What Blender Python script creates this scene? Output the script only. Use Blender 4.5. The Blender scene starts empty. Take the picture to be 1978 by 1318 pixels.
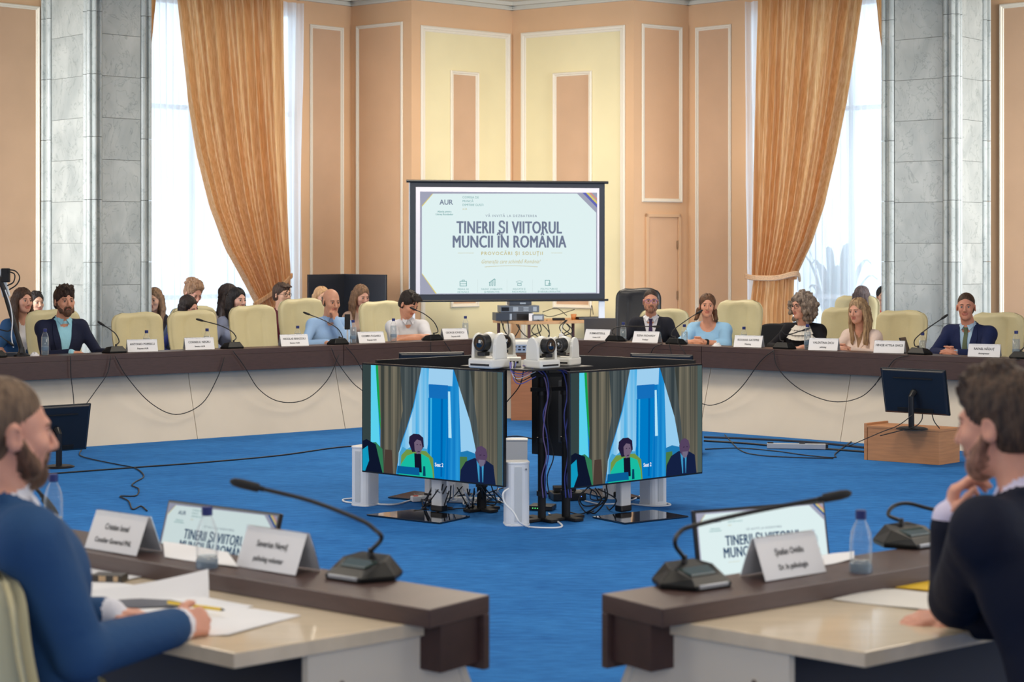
import bpy, bmesh, math, random
import numpy as np
from mathutils import Vector, Matrix, Euler
from mathutils.bvhtree import BVHTree
R = math.radians
random.seed(7)
rng = np.random.default_rng(7)
SC = bpy.context.scene
COL = SC.collection

# ------------------------------------------------------------------ camera
F, CX, HY, EYE = 3400.0, 989.0, 475.0, 1.75      # focal (px), centre column, horizon row, eye height (m)
cam = bpy.data.cameras.new('camera')
cam_o = bpy.data.objects.new('camera', cam); COL.objects.link(cam_o)
cam_o.location = (0, 0, EYE); cam_o.rotation_euler = (R(90), 0, 0)
cam.sensor_width = 36.0; cam.sensor_fit = 'HORIZONTAL'
cam.lens = 36.0 * F / 1978.0
cam.shift_y = -(659.0 - HY) / 1978.0
cam.clip_start = 0.1; cam.clip_end = 300
cam.dof.use_dof = True; cam.dof.focus_distance = 14.0; cam.dof.aperture_fstop = 4.2
SC.camera = cam_o

# ------------------------------------------------------------------ world, lights, exposure
w = bpy.data.worlds.new('sky'); SC.world = w; w.use_nodes = True
bg = w.node_tree.nodes['Background']
bg.inputs[0].default_value = (0.80, 0.90, 1.0, 1); bg.inputs[1].default_value = 2.6
SC.view_settings.view_transform = 'Standard'; SC.view_settings.look = 'None'
SC.view_settings.gamma = 1.0; SC.view_settings.exposure = 0.0
SC.view_settings.use_curve_mapping = False

def area(name, loc, target, sx, sy, power, color, spread=180):
    l = bpy.data.lights.new(name, 'AREA'); l.shape = 'RECTANGLE'; l.size = sx; l.size_y = sy
    l.energy = power; l.color = color; l.spread = R(spread)
    o = bpy.data.objects.new(name, l); COL.objects.link(o); o.location = loc
    d = Vector(target) - Vector(loc)
    o.rotation_euler = d.to_track_quat('-Z', 'Y').to_euler()
    return o
# daylight of the side windows (behind and beside the camera), tall window bays
area('window_light_left', (-9.2, 16.6, 2.9), (-5.2, 21.0, 2.0), 3.6, 3.8, 200, (0.94, 0.97, 1.0), 80)
area('window_light_right', (9.2, 16.6, 2.9), (5.3, 21.2, 2.0), 3.6, 3.8, 200, (0.94, 0.97, 1.0), 80)
area('window_light_left', (-9.4, 6.5, 2.7), (0, 10, 1.2), 8.0, 3.6, 330, (0.94, 0.97, 1.0))
area('window_light_right', (9.4, 6.5, 2.7), (0, 10, 1.2), 8.0, 3.6, 380, (0.94, 0.97, 1.0))
area('window_light_near', (0.5, -2.6, 3.0), (0.5, 12, 1.0), 9.0, 3.4, 170, (0.96, 0.97, 1.0))
# warm ceiling lamps
for i, (lx, ly, p) in enumerate([(-3.2, 9.5, 110), (3.2, 9.5, 110), (0, 15.0, 190), (0, 20.6, 190), (0, 4.5, 80)]):
    area('ceiling_lamp_light', (lx, ly, 5.0), (lx, ly, 0), 2.0, 2.0, p, (1.0, 0.87, 0.70))

# ------------------------------------------------------------------ projection helpers (picture row/column -> point in the room)
def pxd(px, py, d):
    s = F / d
    return Vector(((px - CX) / s, d, EYE - (py - HY) / s))
def pxz(px, py, z):
    s = (py - HY) / (EYE - z)
    return Vector(((px - CX) / s, F / s, z))
class Line:
    """vertical plane standing on the plan line p0 -> p1"""
    def __init__(self, p0, p1):
        self.p0 = Vector(p0); self.p1 = Vector(p1); self.d = (self.p1 - self.p0); self.len = self.d.length; self.d.normalize()
        self.n = Vector((self.d.y, -self.d.x))       # towards the camera side
        if self.n.y > 0: self.n = -self.n
    def off(self, k): return Line(self.p0 + self.n * k, self.p1 + self.n * k)
    def t(self, px):
        k = (px - CX) / F                             # X = k*Y
        return (k * self.p0.y - self.p0.x) / (self.d.x - k * self.d.y)
    def at(self, px, py):
        t = self.t(px); p = self.p0 + self.d * t
        return Vector((p.x, p.y, EYE - (py - HY) * p.y / F))
    def tz(self, px, py):
        t = self.t(px); p = self.p0 + self.d * t
        return t, EYE - (py - HY) * p.y / F

# ------------------------------------------------------------------ materials
def lin(c):
    return tuple(((v / 255) / 12.92 if v / 255 <= 0.04045 else ((v / 255 + 0.055) / 1.055) ** 2.4) for v in c)
MATS = {}
def mat(name, rgb, rough=0.55, metal=0.0, noise=0.0, nscale=8.0, bump=0.0, bscale=60.0, emit=0.0, alpha=1.0,
        trans=0.0, sheen=0.0, coat=0.0, stretch=None, rgb2=None, spec=0.5, sss=0.0):
    if name in MATS: return MATS[name]
    m = bpy.data.materials.new(name); m.use_nodes = True
    nt = m.node_tree; b = nt.nodes['Principled BSDF']
    c = lin(rgb) + (1,)
    b.inputs['Base Color'].default_value = c
    b.inputs['Roughness'].default_value = rough; b.inputs['Metallic'].default_value = metal
    b.inputs['Specular IOR Level'].default_value = spec
    if sheen: b.inputs['Sheen Weight'].default_value = sheen
    if coat: b.inputs['Coat Weight'].default_value = coat; b.inputs['Coat Roughness'].default_value = 0.08
    if trans: b.inputs['Transmission Weight'].default_value = trans
    if alpha < 1: b.inputs['Alpha'].default_value = alpha
    if sss: b.inputs['Subsurface Weight'].default_value = sss; b.inputs['Subsurface Radius'].default_value = (0.012, 0.004, 0.002); b.inputs['Subsurface Scale'].default_value = 0.6
    if emit:
        b.inputs['Emission Color'].default_value = c; b.inputs['Emission Strength'].default_value = emit
    if noise or bump or rgb2:
        tc = nt.nodes.new('ShaderNodeTexCoord'); mp = nt.nodes.new('ShaderNodeMapping')
        nt.links.new(tc.outputs['Object'], mp.inputs[0])
        if stretch: mp.inputs['Scale'].default_value = stretch
    if noise or rgb2:
        n = nt.nodes.new('ShaderNodeTexNoise'); n.inputs['Scale'].default_value = nscale; n.inputs['Detail'].default_value = 5
        nt.links.new(mp.outputs[0], n.inputs['Vector'])
        mx = nt.nodes.new('ShaderNodeMix'); mx.data_type = 'RGBA'
        lo = lin(rgb2) if rgb2 else tuple(v * (1 - noise) for v in c[:3]); hi = c[:3] if rgb2 else tuple(min(1, v * (1 + noise)) for v in c[:3])
        mx.inputs[6].default_value = lo + (1,); mx.inputs[7].default_value = hi + (1,)
        rp = nt.nodes.new('ShaderNodeValToRGB'); rp.color_ramp.elements[0].position = 0.32; rp.color_ramp.elements[1].position = 0.68
        nt.links.new(n.outputs[0], rp.inputs[0]); nt.links.new(rp.outputs[0], mx.inputs[0])
        nt.links.new(mx.outputs[2], b.inputs['Base Color'])
    if bump:
        n2 = nt.nodes.new('ShaderNodeTexNoise'); n2.inputs['Scale'].default_value = bscale; n2.inputs['Detail'].default_value = 3
        nt.links.new(mp.outputs[0], n2.inputs['Vector'])
        bp = nt.nodes.new('ShaderNodeBump'); bp.inputs['Strength'].default_value = bump; bp.inputs['Distance'].default_value = 0.01
        nt.links.new(n2.outputs[0], bp.inputs['Height']); nt.links.new(bp.outputs[0], b.inputs['Normal'])
    MATS[name] = m
    return m
def flat(name, rgb, k=1.0):
    """lit display pixels: emission only"""
    if name in MATS: return MATS[name]
    m = bpy.data.materials.new(name); m.use_nodes = True; nt = m.node_tree
    for n in list(nt.nodes):
        if n.type == 'BSDF_PRINCIPLED': nt.nodes.remove(n)
    e = nt.nodes.new('ShaderNodeEmission'); e.inputs[0].default_value = lin(rgb) + (1,); e.inputs[1].default_value = k
    nt.links.new(e.outputs[0], nt.nodes['Material Output'].inputs[0])
    MATS[name] = m
    return m
def fabric_stripes(name, rgb, rgb2, scale):
    """lit display pixels: vertical curtain stripes"""
    m = flat(name, rgb); nt = m.node_tree; e = [n for n in nt.nodes if n.type == 'EMISSION'][0]
    tc = nt.nodes.new('ShaderNodeTexCoord'); mp = nt.nodes.new('ShaderNodeMapping'); mp.inputs['Scale'].default_value = (scale, 0.1, 0.35)
    n = nt.nodes.new('ShaderNodeTexNoise'); n.inputs['Scale'].default_value = 1.0; n.inputs['Detail'].default_value = 2
    nt.links.new(tc.outputs['Object'], mp.inputs[0]); nt.links.new(mp.outputs[0], n.inputs['Vector'])
    r = nt.nodes.new('ShaderNodeValToRGB'); r.color_ramp.elements[0].position = .38; r.color_ramp.elements[1].position = .62
    r.color_ramp.elements[0].color = lin(rgb2) + (1,); r.color_ramp.elements[1].color = lin(rgb) + (1,)
    nt.links.new(n.outputs[0], r.inputs[0]); nt.links.new(r.outputs[0], e.inputs[0])
    return m

# ------------------------------------------------------------------ mesh building
def link(name, me, mats, parent=None, smooth=False, bevel=0, seg=2):
    if not isinstance(mats, (list, tuple)): mats = [mats]
    for m in mats: me.materials.append(m)
    if smooth: me.polygons.foreach_set('use_smooth', [True] * len(me.polygons))
    o = bpy.data.objects.new(name, me); COL.objects.link(o)
    if parent is not None: o.parent = parent
    if bevel:
        b = o.modifiers.new('bevel', 'BEVEL'); b.width = bevel; b.segments = seg; b.limit_method = 'ANGLE'; b.angle_limit = R(40)
    return o
class MB:
    def __init__(s): s.v = []; s.f = []; s.m = []; s.cur = 0
    def add(s, vs, fs, m=None):
        o = len(s.v); s.v += [tuple(v) for v in vs]
        s.f += [tuple(i + o for i in f) for f in fs]; s.m += [s.cur if m is None else m] * len(fs)
        return s
    def box(s, c, d, rot=None, m=None):
        x, y, z = d[0] / 2, d[1] / 2, d[2] / 2
        vs = [Vector((a * x, b * y, e * z)) for a in (-1, 1) for b in (-1, 1) for e in (-1, 1)]
        if rot is not None:
            if not isinstance(rot, Matrix): rot = Euler(rot).to_matrix()
            vs = [rot @ v for v in vs]
        vs = [v + Vector(c) for v in vs]
        return s.add(vs, [(0, 1, 3, 2), (4, 6, 7, 5), (0, 4, 5, 1), (2, 3, 7, 6), (0, 2, 6, 4), (1, 5, 7, 3)], m)
    def prism(s, poly, z0, z1, m=None):
        n = len(poly); vs = [(p[0], p[1], z0) for p in poly] + [(p[0], p[1], z1) for p in poly]
        a = sum(poly[i][0] * poly[(i + 1) % n][1] - poly[(i + 1) % n][0] * poly[i][1] for i in range(n))
        fs = [tuple(range(n))[::-1], tuple(range(n, 2 * n))] + [(i, (i + 1) % n, n + (i + 1) % n, n + i) for i in range(n)]
        if a < 0: fs = [f[::-1] for f in fs]
        return s.add(vs, fs, m)
    def hull8(s, bot, top, m=None):
        """closed solid between two polygons of the same number of corners"""
        n = len(bot); vs = [tuple(p) for p in bot] + [tuple(p) for p in top]
        fs = [tuple(range(n))[::-1], tuple(range(n, 2 * n))] + [(i, (i + 1) % n, n + (i + 1) % n, n + i) for i in range(n)]
        return s.add(vs, fs, m)
    def cyl(s, p0, p1, r0, r1=None, n=16, m=None, cap=True):
        p0, p1 = Vector(p0), Vector(p1); r1 = r0 if r1 is None else r1
        d = (p1 - p0).normalized(); a = d.orthogonal().normalized(); b = d.cross(a)
        vs = []
        for p, r in ((p0, r0), (p1, r1)):
            for i in range(n):
                t = 2 * math.pi * i / n; vs.append(p + (a * math.cos(t) + b * math.sin(t)) * r)
        fs = [(i, (i + 1) % n, n + (i + 1) % n, n + i) for i in range(n)]
        if cap: fs += [tuple(range(n))[::-1], tuple(range(n, 2 * n))]
        return s.add(vs, fs, m)
    def tube(s, pts, r, n=8, m=None):
        pts = [Vector(p) for p in pts]; rr = r if isinstance(r, (list, tuple)) else [r] * len(pts)
        vs = []; up = None
        for i, p in enumerate(pts):
            d = (pts[min(i + 1, len(pts) - 1)] - pts[max(i - 1, 0)])
            if d.length < 1e-9: d = Vector((0, 0, 1))
            d.normalize()
            if up is None: up = d.orthogonal().normalized()
            up = (up - d * up.dot(d));
            up = d.orthogonal().normalized() if up.length < 1e-6 else up.normalized()
            b = d.cross(up)
            for k in range(n):
                t = 2 * math.pi * k / n; vs.append(p + (up * math.cos(t) + b * math.sin(t)) * rr[i])
        L = len(pts)
        fs = [(j * n + k, j * n + (k + 1) % n, (j + 1) * n + (k + 1) % n, (j + 1) * n + k) for j in range(L - 1) for k in range(n)]
        fs += [tuple(range(n))[::-1], tuple(range((L - 1) * n, L * n))]
        return s.add(vs, fs, m)
    def lathe(s, prof, c=(0, 0, 0), n=24, m=None, axis=None):
        vs = []; q = Vector((0, 0, 1)).rotation_difference(Vector(axis).normalized()) if axis else None
        for r, z in prof:
            for k in range(n):
                t = 2 * math.pi * k / n; v = Vector((r * math.cos(t), r * math.sin(t), z))
                if q: v = q @ v
                vs.append(v + Vector(c))
        L = len(prof)
        fs = [(j * n + k, j * n + (k + 1) % n, (j + 1) * n + (k + 1) % n, (j + 1) * n + k) for j in range(L - 1) for k in range(n)]
        if prof[0][0] > 1e-6: fs.append(tuple(range(n))[::-1])
        if prof[-1][0] > 1e-6: fs.append(tuple(range((L - 1) * n, L * n)))
        return s.add(vs, fs, m)
    def ball(s, c, r, n=14, m=None, rot=None):
        r = (r, r, r) if not isinstance(r, (list, tuple)) else r
        vs = []; k = n // 2
        for j in range(k + 1):
            a = math.pi * j / k
            for i in range(n):
                t = 2 * math.pi * i / n
                v = Vector((r[0] * math.sin(a) * math.cos(t), r[1] * math.sin(a) * math.sin(t), -r[2] * math.cos(a)))
                if rot is not None: v = rot @ v
                vs.append(v + Vector(c))
        fs = [(j * n + i, j * n + (i + 1) % n, (j + 1) * n + (i + 1) % n, (j + 1) * n + i) for j in range(k) for i in range(n)]
        return s.add(vs, fs, m)
    def sheet(s, rows, m=None, closed=False):
        n = len(rows[0]); vs = [p for r in rows for p in r]
        fs = [(j * n + i, j * n + i + 1, (j + 1) * n + i + 1, (j + 1) * n + i) for j in range(len(rows) - 1) for i in range(n - 1)]
        return s.add(vs, fs, m)
    def build(s, name, mats, parent=None, smooth=False, bevel=0, seg=2, merge=False):
        me = bpy.data.meshes.new(name); me.from_pydata(s.v, [], s.f)
        me.polygons.foreach_set('material_index', s.m)
        if merge:
            bm = bmesh.new(); bm.from_mesh(me); bmesh.ops.remove_doubles(bm, verts=bm.verts, dist=1e-5); bm.to_mesh(me); bm.free()
        me.update()
        return link(name, me, mats, parent, smooth, bevel, seg)
def smooth_path(pts, n=8):
    """Catmull-Rom through points"""
    P = [Vector(p) for p in pts]; P = [P[0] * 2 - P[1]] + P + [P[-1] * 2 - P[-2]]; out = []
    for i in range(1, len(P) - 2):
        for k in range(n):
            t = k / n; a, b, c, d = P[i - 1:i + 3]
            out.append(0.5 * ((2 * b) + (c - a) * t + (2 * a - 5 * b + 4 * c - d) * t * t + (-a + 3 * b - 3 * c + d) * t ** 3))
    return out + [P[-2]]
def tag(o, label=None, cat=None, group=None, kind=None):
    if label: o['label'] = label
    if cat: o['category'] = cat
    if group: o['group'] = group
    if kind: o['kind'] = kind
    return o
def thing(name, label, cat, loc=(0, 0, 0), rz=0.0, group=None):
    o = bpy.data.objects.new(name, None); COL.objects.link(o); o.empty_display_size = 0.1
    o.location = loc; o.rotation_euler = (0, 0, rz)
    return tag(o, label, cat, group)
KIDS = {}
def children(o): return [c for c in COL.objects if c.parent == o]
def copy_tree(o, parent=None, kids=None):
    if kids is None:
        kids = {}
        for c in COL.objects:
            if c.parent: kids.setdefault(c.parent.name, []).append(c)
    c = o.copy(); COL.objects.link(c)
    if parent is not None: c.parent = parent
    for ch in kids.get(o.name, []):
        if not ch.name.startswith(('gooseneck', 'capsule')): copy_tree(ch, c, kids)
    return c
USED = set()
def place(proto, loc, rz, label, group=None):
    """the first call moves the prototype itself, later ones copy it with its parts"""
    o = proto if proto.name not in USED else copy_tree(proto)
    if o is proto: USED.add(proto.name)
    o.location = loc; o.rotation_euler = (0, 0, rz); o['label'] = label
    if group: o['group'] = group
    return o
def text(body, size, material, parent, loc, rot=(R(90), 0, 0), bold=0.0, sx=1.0, align='CENTER', name='lettering', shear=0.0, space=1.0, fat=0.0):
    if fat:
        for q in (-1, -.5, .5, 1): text(body, size, material, parent, (loc[0] + q * fat, loc[1], loc[2] + .35 * fat * (-1) ** int(q * 2)), rot, bold, sx, align, name, shear, space)
    c = bpy.data.curves.new(name, 'FONT'); c.body = body; c.size = size; c.align_x = align; c.align_y = 'CENTER'
    c.offset = bold; c.shear = shear; c.resolution_u = 3; c.space_character = space
    c.materials.append(material)
    o = bpy.data.objects.new(name, c); COL.objects.link(o); o.parent = parent
    o.location = loc; o.rotation_euler = rot; o.scale = (sx, 1, 1)
    return o
# ================================================================== THE ROOM
M_tan = mat('wall_paint_tan', (222, 180, 138), 0.7, noise=0.03, nscale=1.5, bump=0.05, bscale=120)
M_tanp = mat('panel_paint_tan', (206, 168, 134), 0.75, noise=0.04, nscale=2.0)
M_peach = mat('panel_paint_peach', (222, 178, 138), 0.75, noise=0.03, nscale=2.0)
M_yel = mat('panel_paint_cream', (236, 222, 176), 0.75, noise=0.03, nscale=1.5)
M_mould = mat('moulding_paint', (236, 226, 206), 0.5)
M_ceil = mat('ceiling_paint', (214, 210, 196), 0.8)
def marble_mat(name, c1, c2, c3):
    m = mat(name, c1, 0.28, spec=0.45); nt = m.node_tree; b = nt.nodes['Principled BSDF']
    tc = nt.nodes.new('ShaderNodeTexCoord'); mp = nt.nodes.new('ShaderNodeMapping'); mp.inputs['Scale'].default_value = (1.6, 1.6, 1.0); mp.inputs['Rotation'].default_value = (0.5, 0.5, 0.3)
    geo = nt.nodes.new('ShaderNodeObjectInfo')
    ad = nt.nodes.new('ShaderNodeVectorMath'); ad.operation = 'MULTIPLY_ADD'; ad.inputs[1].default_value = (37, 17, 29)
    nt.links.new(geo.outputs['Random'], ad.inputs[0]); nt.links.new(tc.outputs['Object'], ad.inputs[2]); nt.links.new(ad.outputs[0], mp.inputs[0])
    n = nt.nodes.new('ShaderNodeTexNoise'); n.inputs['Scale'].default_value = 1.6; n.inputs['Detail'].default_value = 7; n.inputs['Distortion'].default_value = 1.2
    wv = nt.nodes.new('ShaderNodeTexNoise'); wv.inputs['Scale'].default_value = 2.3; wv.inputs['Detail'].default_value = 9; wv.inputs['Distortion'].default_value = 2.2
    nt.links.new(mp.outputs[0], n.inputs['Vector']); nt.links.new(mp.outputs[0], wv.inputs['Vector'])
    r = nt.nodes.new('ShaderNodeValToRGB'); e = r.color_ramp.elements
    e[0].position = 0.3; e[0].color = lin(c2) + (1,); e[1].position = 0.7; e[1].color = lin(c1) + (1,)
    r2 = nt.nodes.new('ShaderNodeValToRGB'); e = r2.color_ramp.elements
    e[0].position = 0.485; e[0].color = (0, 0, 0, 1); e[1].position = 0.5; e[1].color = (1, 1, 1, 1)
    k = e.new(0.515); k.color = (0, 0, 0, 1)
    mx = nt.nodes.new('ShaderNodeMix'); mx.data_type = 'RGBA'; mx.inputs[7].default_value = lin(c3) + (1,)
    sc = nt.nodes.new('ShaderNodeMath'); sc.operation = 'MULTIPLY'; sc.inputs[1].default_value = 0.55
    nt.links.new(n.outputs[0], r.inputs[0]); nt.links.new(wv.outputs[0], r2.inputs[0]); nt.links.new(r2.outputs[0], sc.inputs[0])
    nt.links.new(r.outputs[0], mx.inputs[6]); nt.links.new(sc.outputs[0], mx.inputs[0]); nt.links.new(mx.outputs[2], b.inputs['Base Color'])
    return m
M_marble = marble_mat('marble_grey', (186, 190, 184), (158, 164, 160), (112, 122, 118))
M_marbled = mat('marble_joint', (120, 124, 120), 0.7)
# carpet
M_carpet = mat('carpet_blue', (38, 98, 178), 0.95, spec=0.1)
nt = M_carpet.node_tree; b = nt.nodes['Principled BSDF']
tc = nt.nodes.new('ShaderNodeTexCoord')
def cnoise(sc, det, vec):
    mp = nt.nodes.new('ShaderNodeMapping'); mp.inputs['Scale'].default_value = vec
    n = nt.nodes.new('ShaderNodeTexNoise'); n.inputs['Scale'].default_value = sc; n.inputs['Detail'].default_value = det
    nt.links.new(tc.outputs['Object'], mp.inputs[0]); nt.links.new(mp.outputs[0], n.inputs['Vector']); return n
n1 = cnoise(1.0, 5, (1.5, 3.0, 1)); n2 = cnoise(1.0, 5, (9, 26, 1)); n3 = cnoise(160, 2, (1, 1, 1))
a1 = nt.nodes.new('ShaderNodeMix'); a1.data_type = 'FLOAT'; a1.inputs[0].default_value = 0.6
nt.links.new(n1.outputs[0], a1.inputs[2]); nt.links.new(n2.outputs[0], a1.inputs[3])
rp = nt.nodes.new('ShaderNodeValToRGB'); e = rp.color_ramp.elements
e[0].position = 0.33; e[0].color = lin((40, 102, 172)) + (1,); e[1].position = 0.66; e[1].color = lin((58, 130, 202)) + (1,)
nt.links.new(a1.outputs[0], rp.inputs[0]); nt.links.new(rp.outputs[0], b.inputs['Base Color'])
bp = nt.nodes.new('ShaderNodeBump'); bp.inputs['Strength'].default_value = 0.5; bp.inputs['Distance'].default_value = 0.01
nt.links.new(n3.outputs[0], bp.inputs['Height']); nt.links.new(bp.outputs[0], b.inputs['Normal'])

CEIL = 5.22
# plan corners of the folded far wall
WA = (-7.9, 19.29); WB = (-5.70, 21.41); WC = (-2.94, 24.1); WD = (-2.263, 24.75); WE = (-1.374, 24.08); WF = (0.0, 25.19)
WG = (1.667, 24.1); WH = (2.47, 24.64); WI = (3.25, 23.95); WJ = (5.856, 21.66); WK = (7.9, 19.86)
SIDE_L = [(-7.9, 19.29), (-10, 17.2), (-10, -3.5)]; SIDE_R = [(7.9, 19.86), (10, 17.9), (10, -3.5)]
loop = [WA, WB, WC, WD, WE, WF, WG, WH, WI, WJ, WK, (10, 17.9), (10, -3.5), (-10, -3.5), (-10, 17.2)]
mb = MB(); mb.prism(loop, -0.15, 0.0); tag(mb.build('floor', M_carpet), kind='structure')
mb = MB(); mb.prism(loop, CEIL, CEIL + 0.15); tag(mb.build('ceiling', M_ceil), kind='structure')

def wall_slab(name, p0, p1, m, z0=0.0, z1=CEIL, th=0.12, parent=None):
    L = Line(p0, p1); n = -L.n
    if name.startswith('wall_side') or name.startswith('wall_near'):
        c = Vector((0, 10)); mid = (Vector(p0) + Vector(p1)) / 2
        n = Vector((L.d.y, -L.d.x));
        if n.dot(mid - c) < 0: n = -n
    a, b2 = Vector(p0), Vector(p1); mb = MB()
    mb.prism([a, b2, b2 + n * th, a + n * th], z0, z1)
    o = mb.build(name, m, parent)
    if parent is None: tag(o, kind='structure')
    return o, L
def frame_on(wall, L, px0, px1, py0, py1, pm, width=0.05, z_bottom=None, proud=0.03, s=0.004):
    """raised moulding frame with an inset panel, placed on wall line L"""
    t0, zt0 = L.tz(px0, py0); t1, zt1 = L.tz(px1, py0)
    zt = (zt0 + zt1) / 2
    zb = z_bottom if z_bottom is not None else (L.tz(px0, py1)[1] + L.tz(px1, py1)[1]) / 2
    def P(t, z, o): q = L.p0 + L.d * t + L.n * o; return Vector((q.x, q.y, z))
    mb = MB()
    mb.add([P(t0, zb, s), P(t1, zb, s), P(t1, zt, s), P(t0, zt, s), P(t0, zb, .001), P(t1, zb, .001), P(t1, zt, .001), P(t0, zt, .001)],
           [(0, 1, 2, 3), (4, 7, 6, 5), (0, 3, 7, 4), (1, 5, 6, 2), (3, 2, 6, 7), (0, 4, 5, 1)])
    mb.build('panel', pm, wall)
    prof = [(0, 0.001), (0.0, proud * .6), (width * .22, proud), (width * .5, proud * .85), (width * .62, proud * .4), (width * .85, proud * .45), (width, .001)]
    rings = []
    for o, h in prof:
        rings.append([P(t0 + o, zb + o, h), P(t1 - o, zb + o, h), P(t1 - o, zt - o, h), P(t0 + o, zt - o, h)])
    mb = MB(); vs = [v for r in rings for v in r]; fs = []
    for j in range(len(rings) - 1):
        for i in range(4): fs.append((j * 4 + i, j * 4 + (i + 1) % 4, (j + 1) * 4 + (i + 1) % 4, (j + 1) * 4 + i))
    mb.add(vs, fs); mb.build('moulding', M_mould, wall)
w1, L1 = wall_slab('wall_far_left', WA, WB, M_tan); frame_on(w1, L1, -95, 76, 4, 0, M_tanp, 0.05, 0.35)
w2, L2 = wall_slab('wall_left_reveal', WC, WD, M_tan); frame_on(w2, L2, 598, 663, 50, 0, M_tanp, 0.055, 0.35)
w3, L3 = wall_slab('wall_left_fold', WD, WE, M_tan); frame_on(w3, L3, 689, 779, 46, 0, M_peach, 0.05, 0.35)
w4, L4 = wall_slab('wall_corner_left', WE, WF, M_tan); frame_on(w4, L4, 812, 985, 57, 0, M_yel, 0.085, 0.25)
frame_on(w4, L4, 869, 924, 138, 594, M_tanp, 0.06, proud=0.04, s=.009)
w5, L5 = wall_slab('wall_corner_right', WF, WG, M_tan); frame_on(w5, L5, 1007, 1208, 56, 0, M_yel, 0.085, 0.25)
frame_on(w5, L5, 1069, 1144, 139, 596, M_tanp, 0.06, proud=0.04, s=.009)
w6, L6 = wall_slab('wall_right_fold', WG, WH, M_tan); frame_on(w6, L6, 1239, 1317, 49, 391, M_peach, 0.055)
w7, L7 = wall_slab('wall_right_reveal', WH, WI, M_tan); frame_on(w7, L7, 1344, 1413, 50, 0, M_tanp, 0.055, 0.35)
w8, L8 = wall_slab('wall_far_right', WJ, WK, M_tan); frame_on(w8, L8, 1931, 2110, 0, 0, M_tanp, 0.06, 0.35)
# hidden door in the right fold: casing, leaf, hinges
t0, zt = L6.tz(1246, 413); t1, _ = L6.tz(1313, 413)
dr = thing('door_1', None, None); dr['kind'] = 'structure'
def LP(L, t, z, o=0.0): q = L.p0 + L.d * t + L.n * o; return Vector((q.x, q.y, z))
def lslab(mb, L, t0, t1, z0, z1, o0, o1, m=None):
    mb.hull8([LP(L, t0, z0, o0), LP(L, t1, z0, o0), LP(L, t1, z0, o1), LP(L, t0, z0, o1)],
             [LP(L, t0, z1, o0), LP(L, t1, z1, o0), LP(L, t1, z1, o1), LP(L, t0, z1, o1)], m)
mb = MB(); lslab(mb, L6, t0 + .05, t1 - .05, 0.01, zt - .05, .002, .012); mb.build('door_leaf', M_peach, dr)
mb = MB(); lslab(mb, L6, t0, t0 + .045, 0, zt, .001, .035); lslab(mb, L6, t1 - .045, t1, 0, zt, .001, .035); lslab(mb, L6, t0, t1, zt - .045, zt, .001, .035)
mb.build('door_casing', M_tan, dr, bevel=.004)
for hz in (1.7, 1.0, .3):
    mb = MB(); q = LP(L6, t1 - .06, hz, .022); mb.cyl(q, q + Vector((0, 0, .12)), .009, n=8); mb.build('hinge', mat('hinge_metal', (150, 120, 90), .4, .8), dr)
# cornice strip along every fold
for i, (a, b2) in enumerate([(WA, WB), (WB, WC), (WC, WD), (WD, WE), (WE, WF), (WF, WG), (WG, WH), (WH, WI), (WI, WJ), (WJ, WK)]):
    L = Line(a, b2); mb = MB()
    e0 = -.0; 
    lslab(mb, L, -.02, L.len + .02, 5.115, 5.135, 0, .05); lslab(mb, L, -.02, L.len + .02, 5.135, 5.17, 0, .035); lslab(mb, L, -.05, L.len + .05, 5.17, CEIL, 0, .11)
    tag(mb.build('trim_%d' % (i + 1), M_ceil), kind='structure')
# walls over and under the two tall windows
def window(idx, pa, pb, t_open0, t_open1, side):
    L = Line(pa, pb)
    for (a, b2, z0, z1) in ((0, L.len, 4.95, CEIL), (0, t_open0, 0, 4.95), (t_open1, L.len, 0, 4.95), (t_open0, t_open1, 0, .18)):
        if b2 - a < .02: continue
        mb = MB(); lslab(mb, L, a, b2, z0, z1, -.14, 0)
        tag(mb.build('wall_window_' + side, M_tan), kind='structure')
    wn = thing('window_%d' % idx, None, None); wn['kind'] = 'structure'
    mb = MB()
    W = t_open1 - t_open0
    for a in (t_open0, t_open0 + W * .5 - .03, t_open1 - .06): lslab(mb, L, a, a + .06, .18, 4.95, -.13, -.06)
    for z in (.18, 1.05, 3.52, 4.89): lslab(mb, L, t_open0, t_open1, z, z + .06, -.13, -.06)
    mb.build('window_frame', mat('window_frame_white', (225, 228, 230), .4), wn, bevel=.004)
    mb = MB(); lslab(mb, L, t_open0, t_open1, .2, 4.93, -.10, -.094)
    g = mat('window_glass', (235, 245, 250), .05, trans=1.0); g.node_tree.nodes['Principled BSDF'].inputs['IOR'].default_value = 1.02
    mb.build('pane', g, wn)
    return L
LW1 = window(1, WB, WC, 0.55, Line(WB, WC).len, 'left')
LW2 = window(2, WI, WJ, 0.0, Line(WI, WJ).len - .45, 'right')
# side and near walls, with tall window strips (out of frame, they only close the room)
for nm, a, b2 in (('wall_side_left', (-10, 17.2), (-7.9, 19.29)), ('wall_side_left', (-10, -3.5), (-10, 17.2)), ('wall_side_right', (10, 17.9), (7.9, 19.86)),
                  ('wall_side_right', (10, -3.5), (10, 17.9)), ('wall_near', (-10, -3.5), (10, -3.5))):
    wall_slab(nm, a, b2, M_tan)

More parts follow.
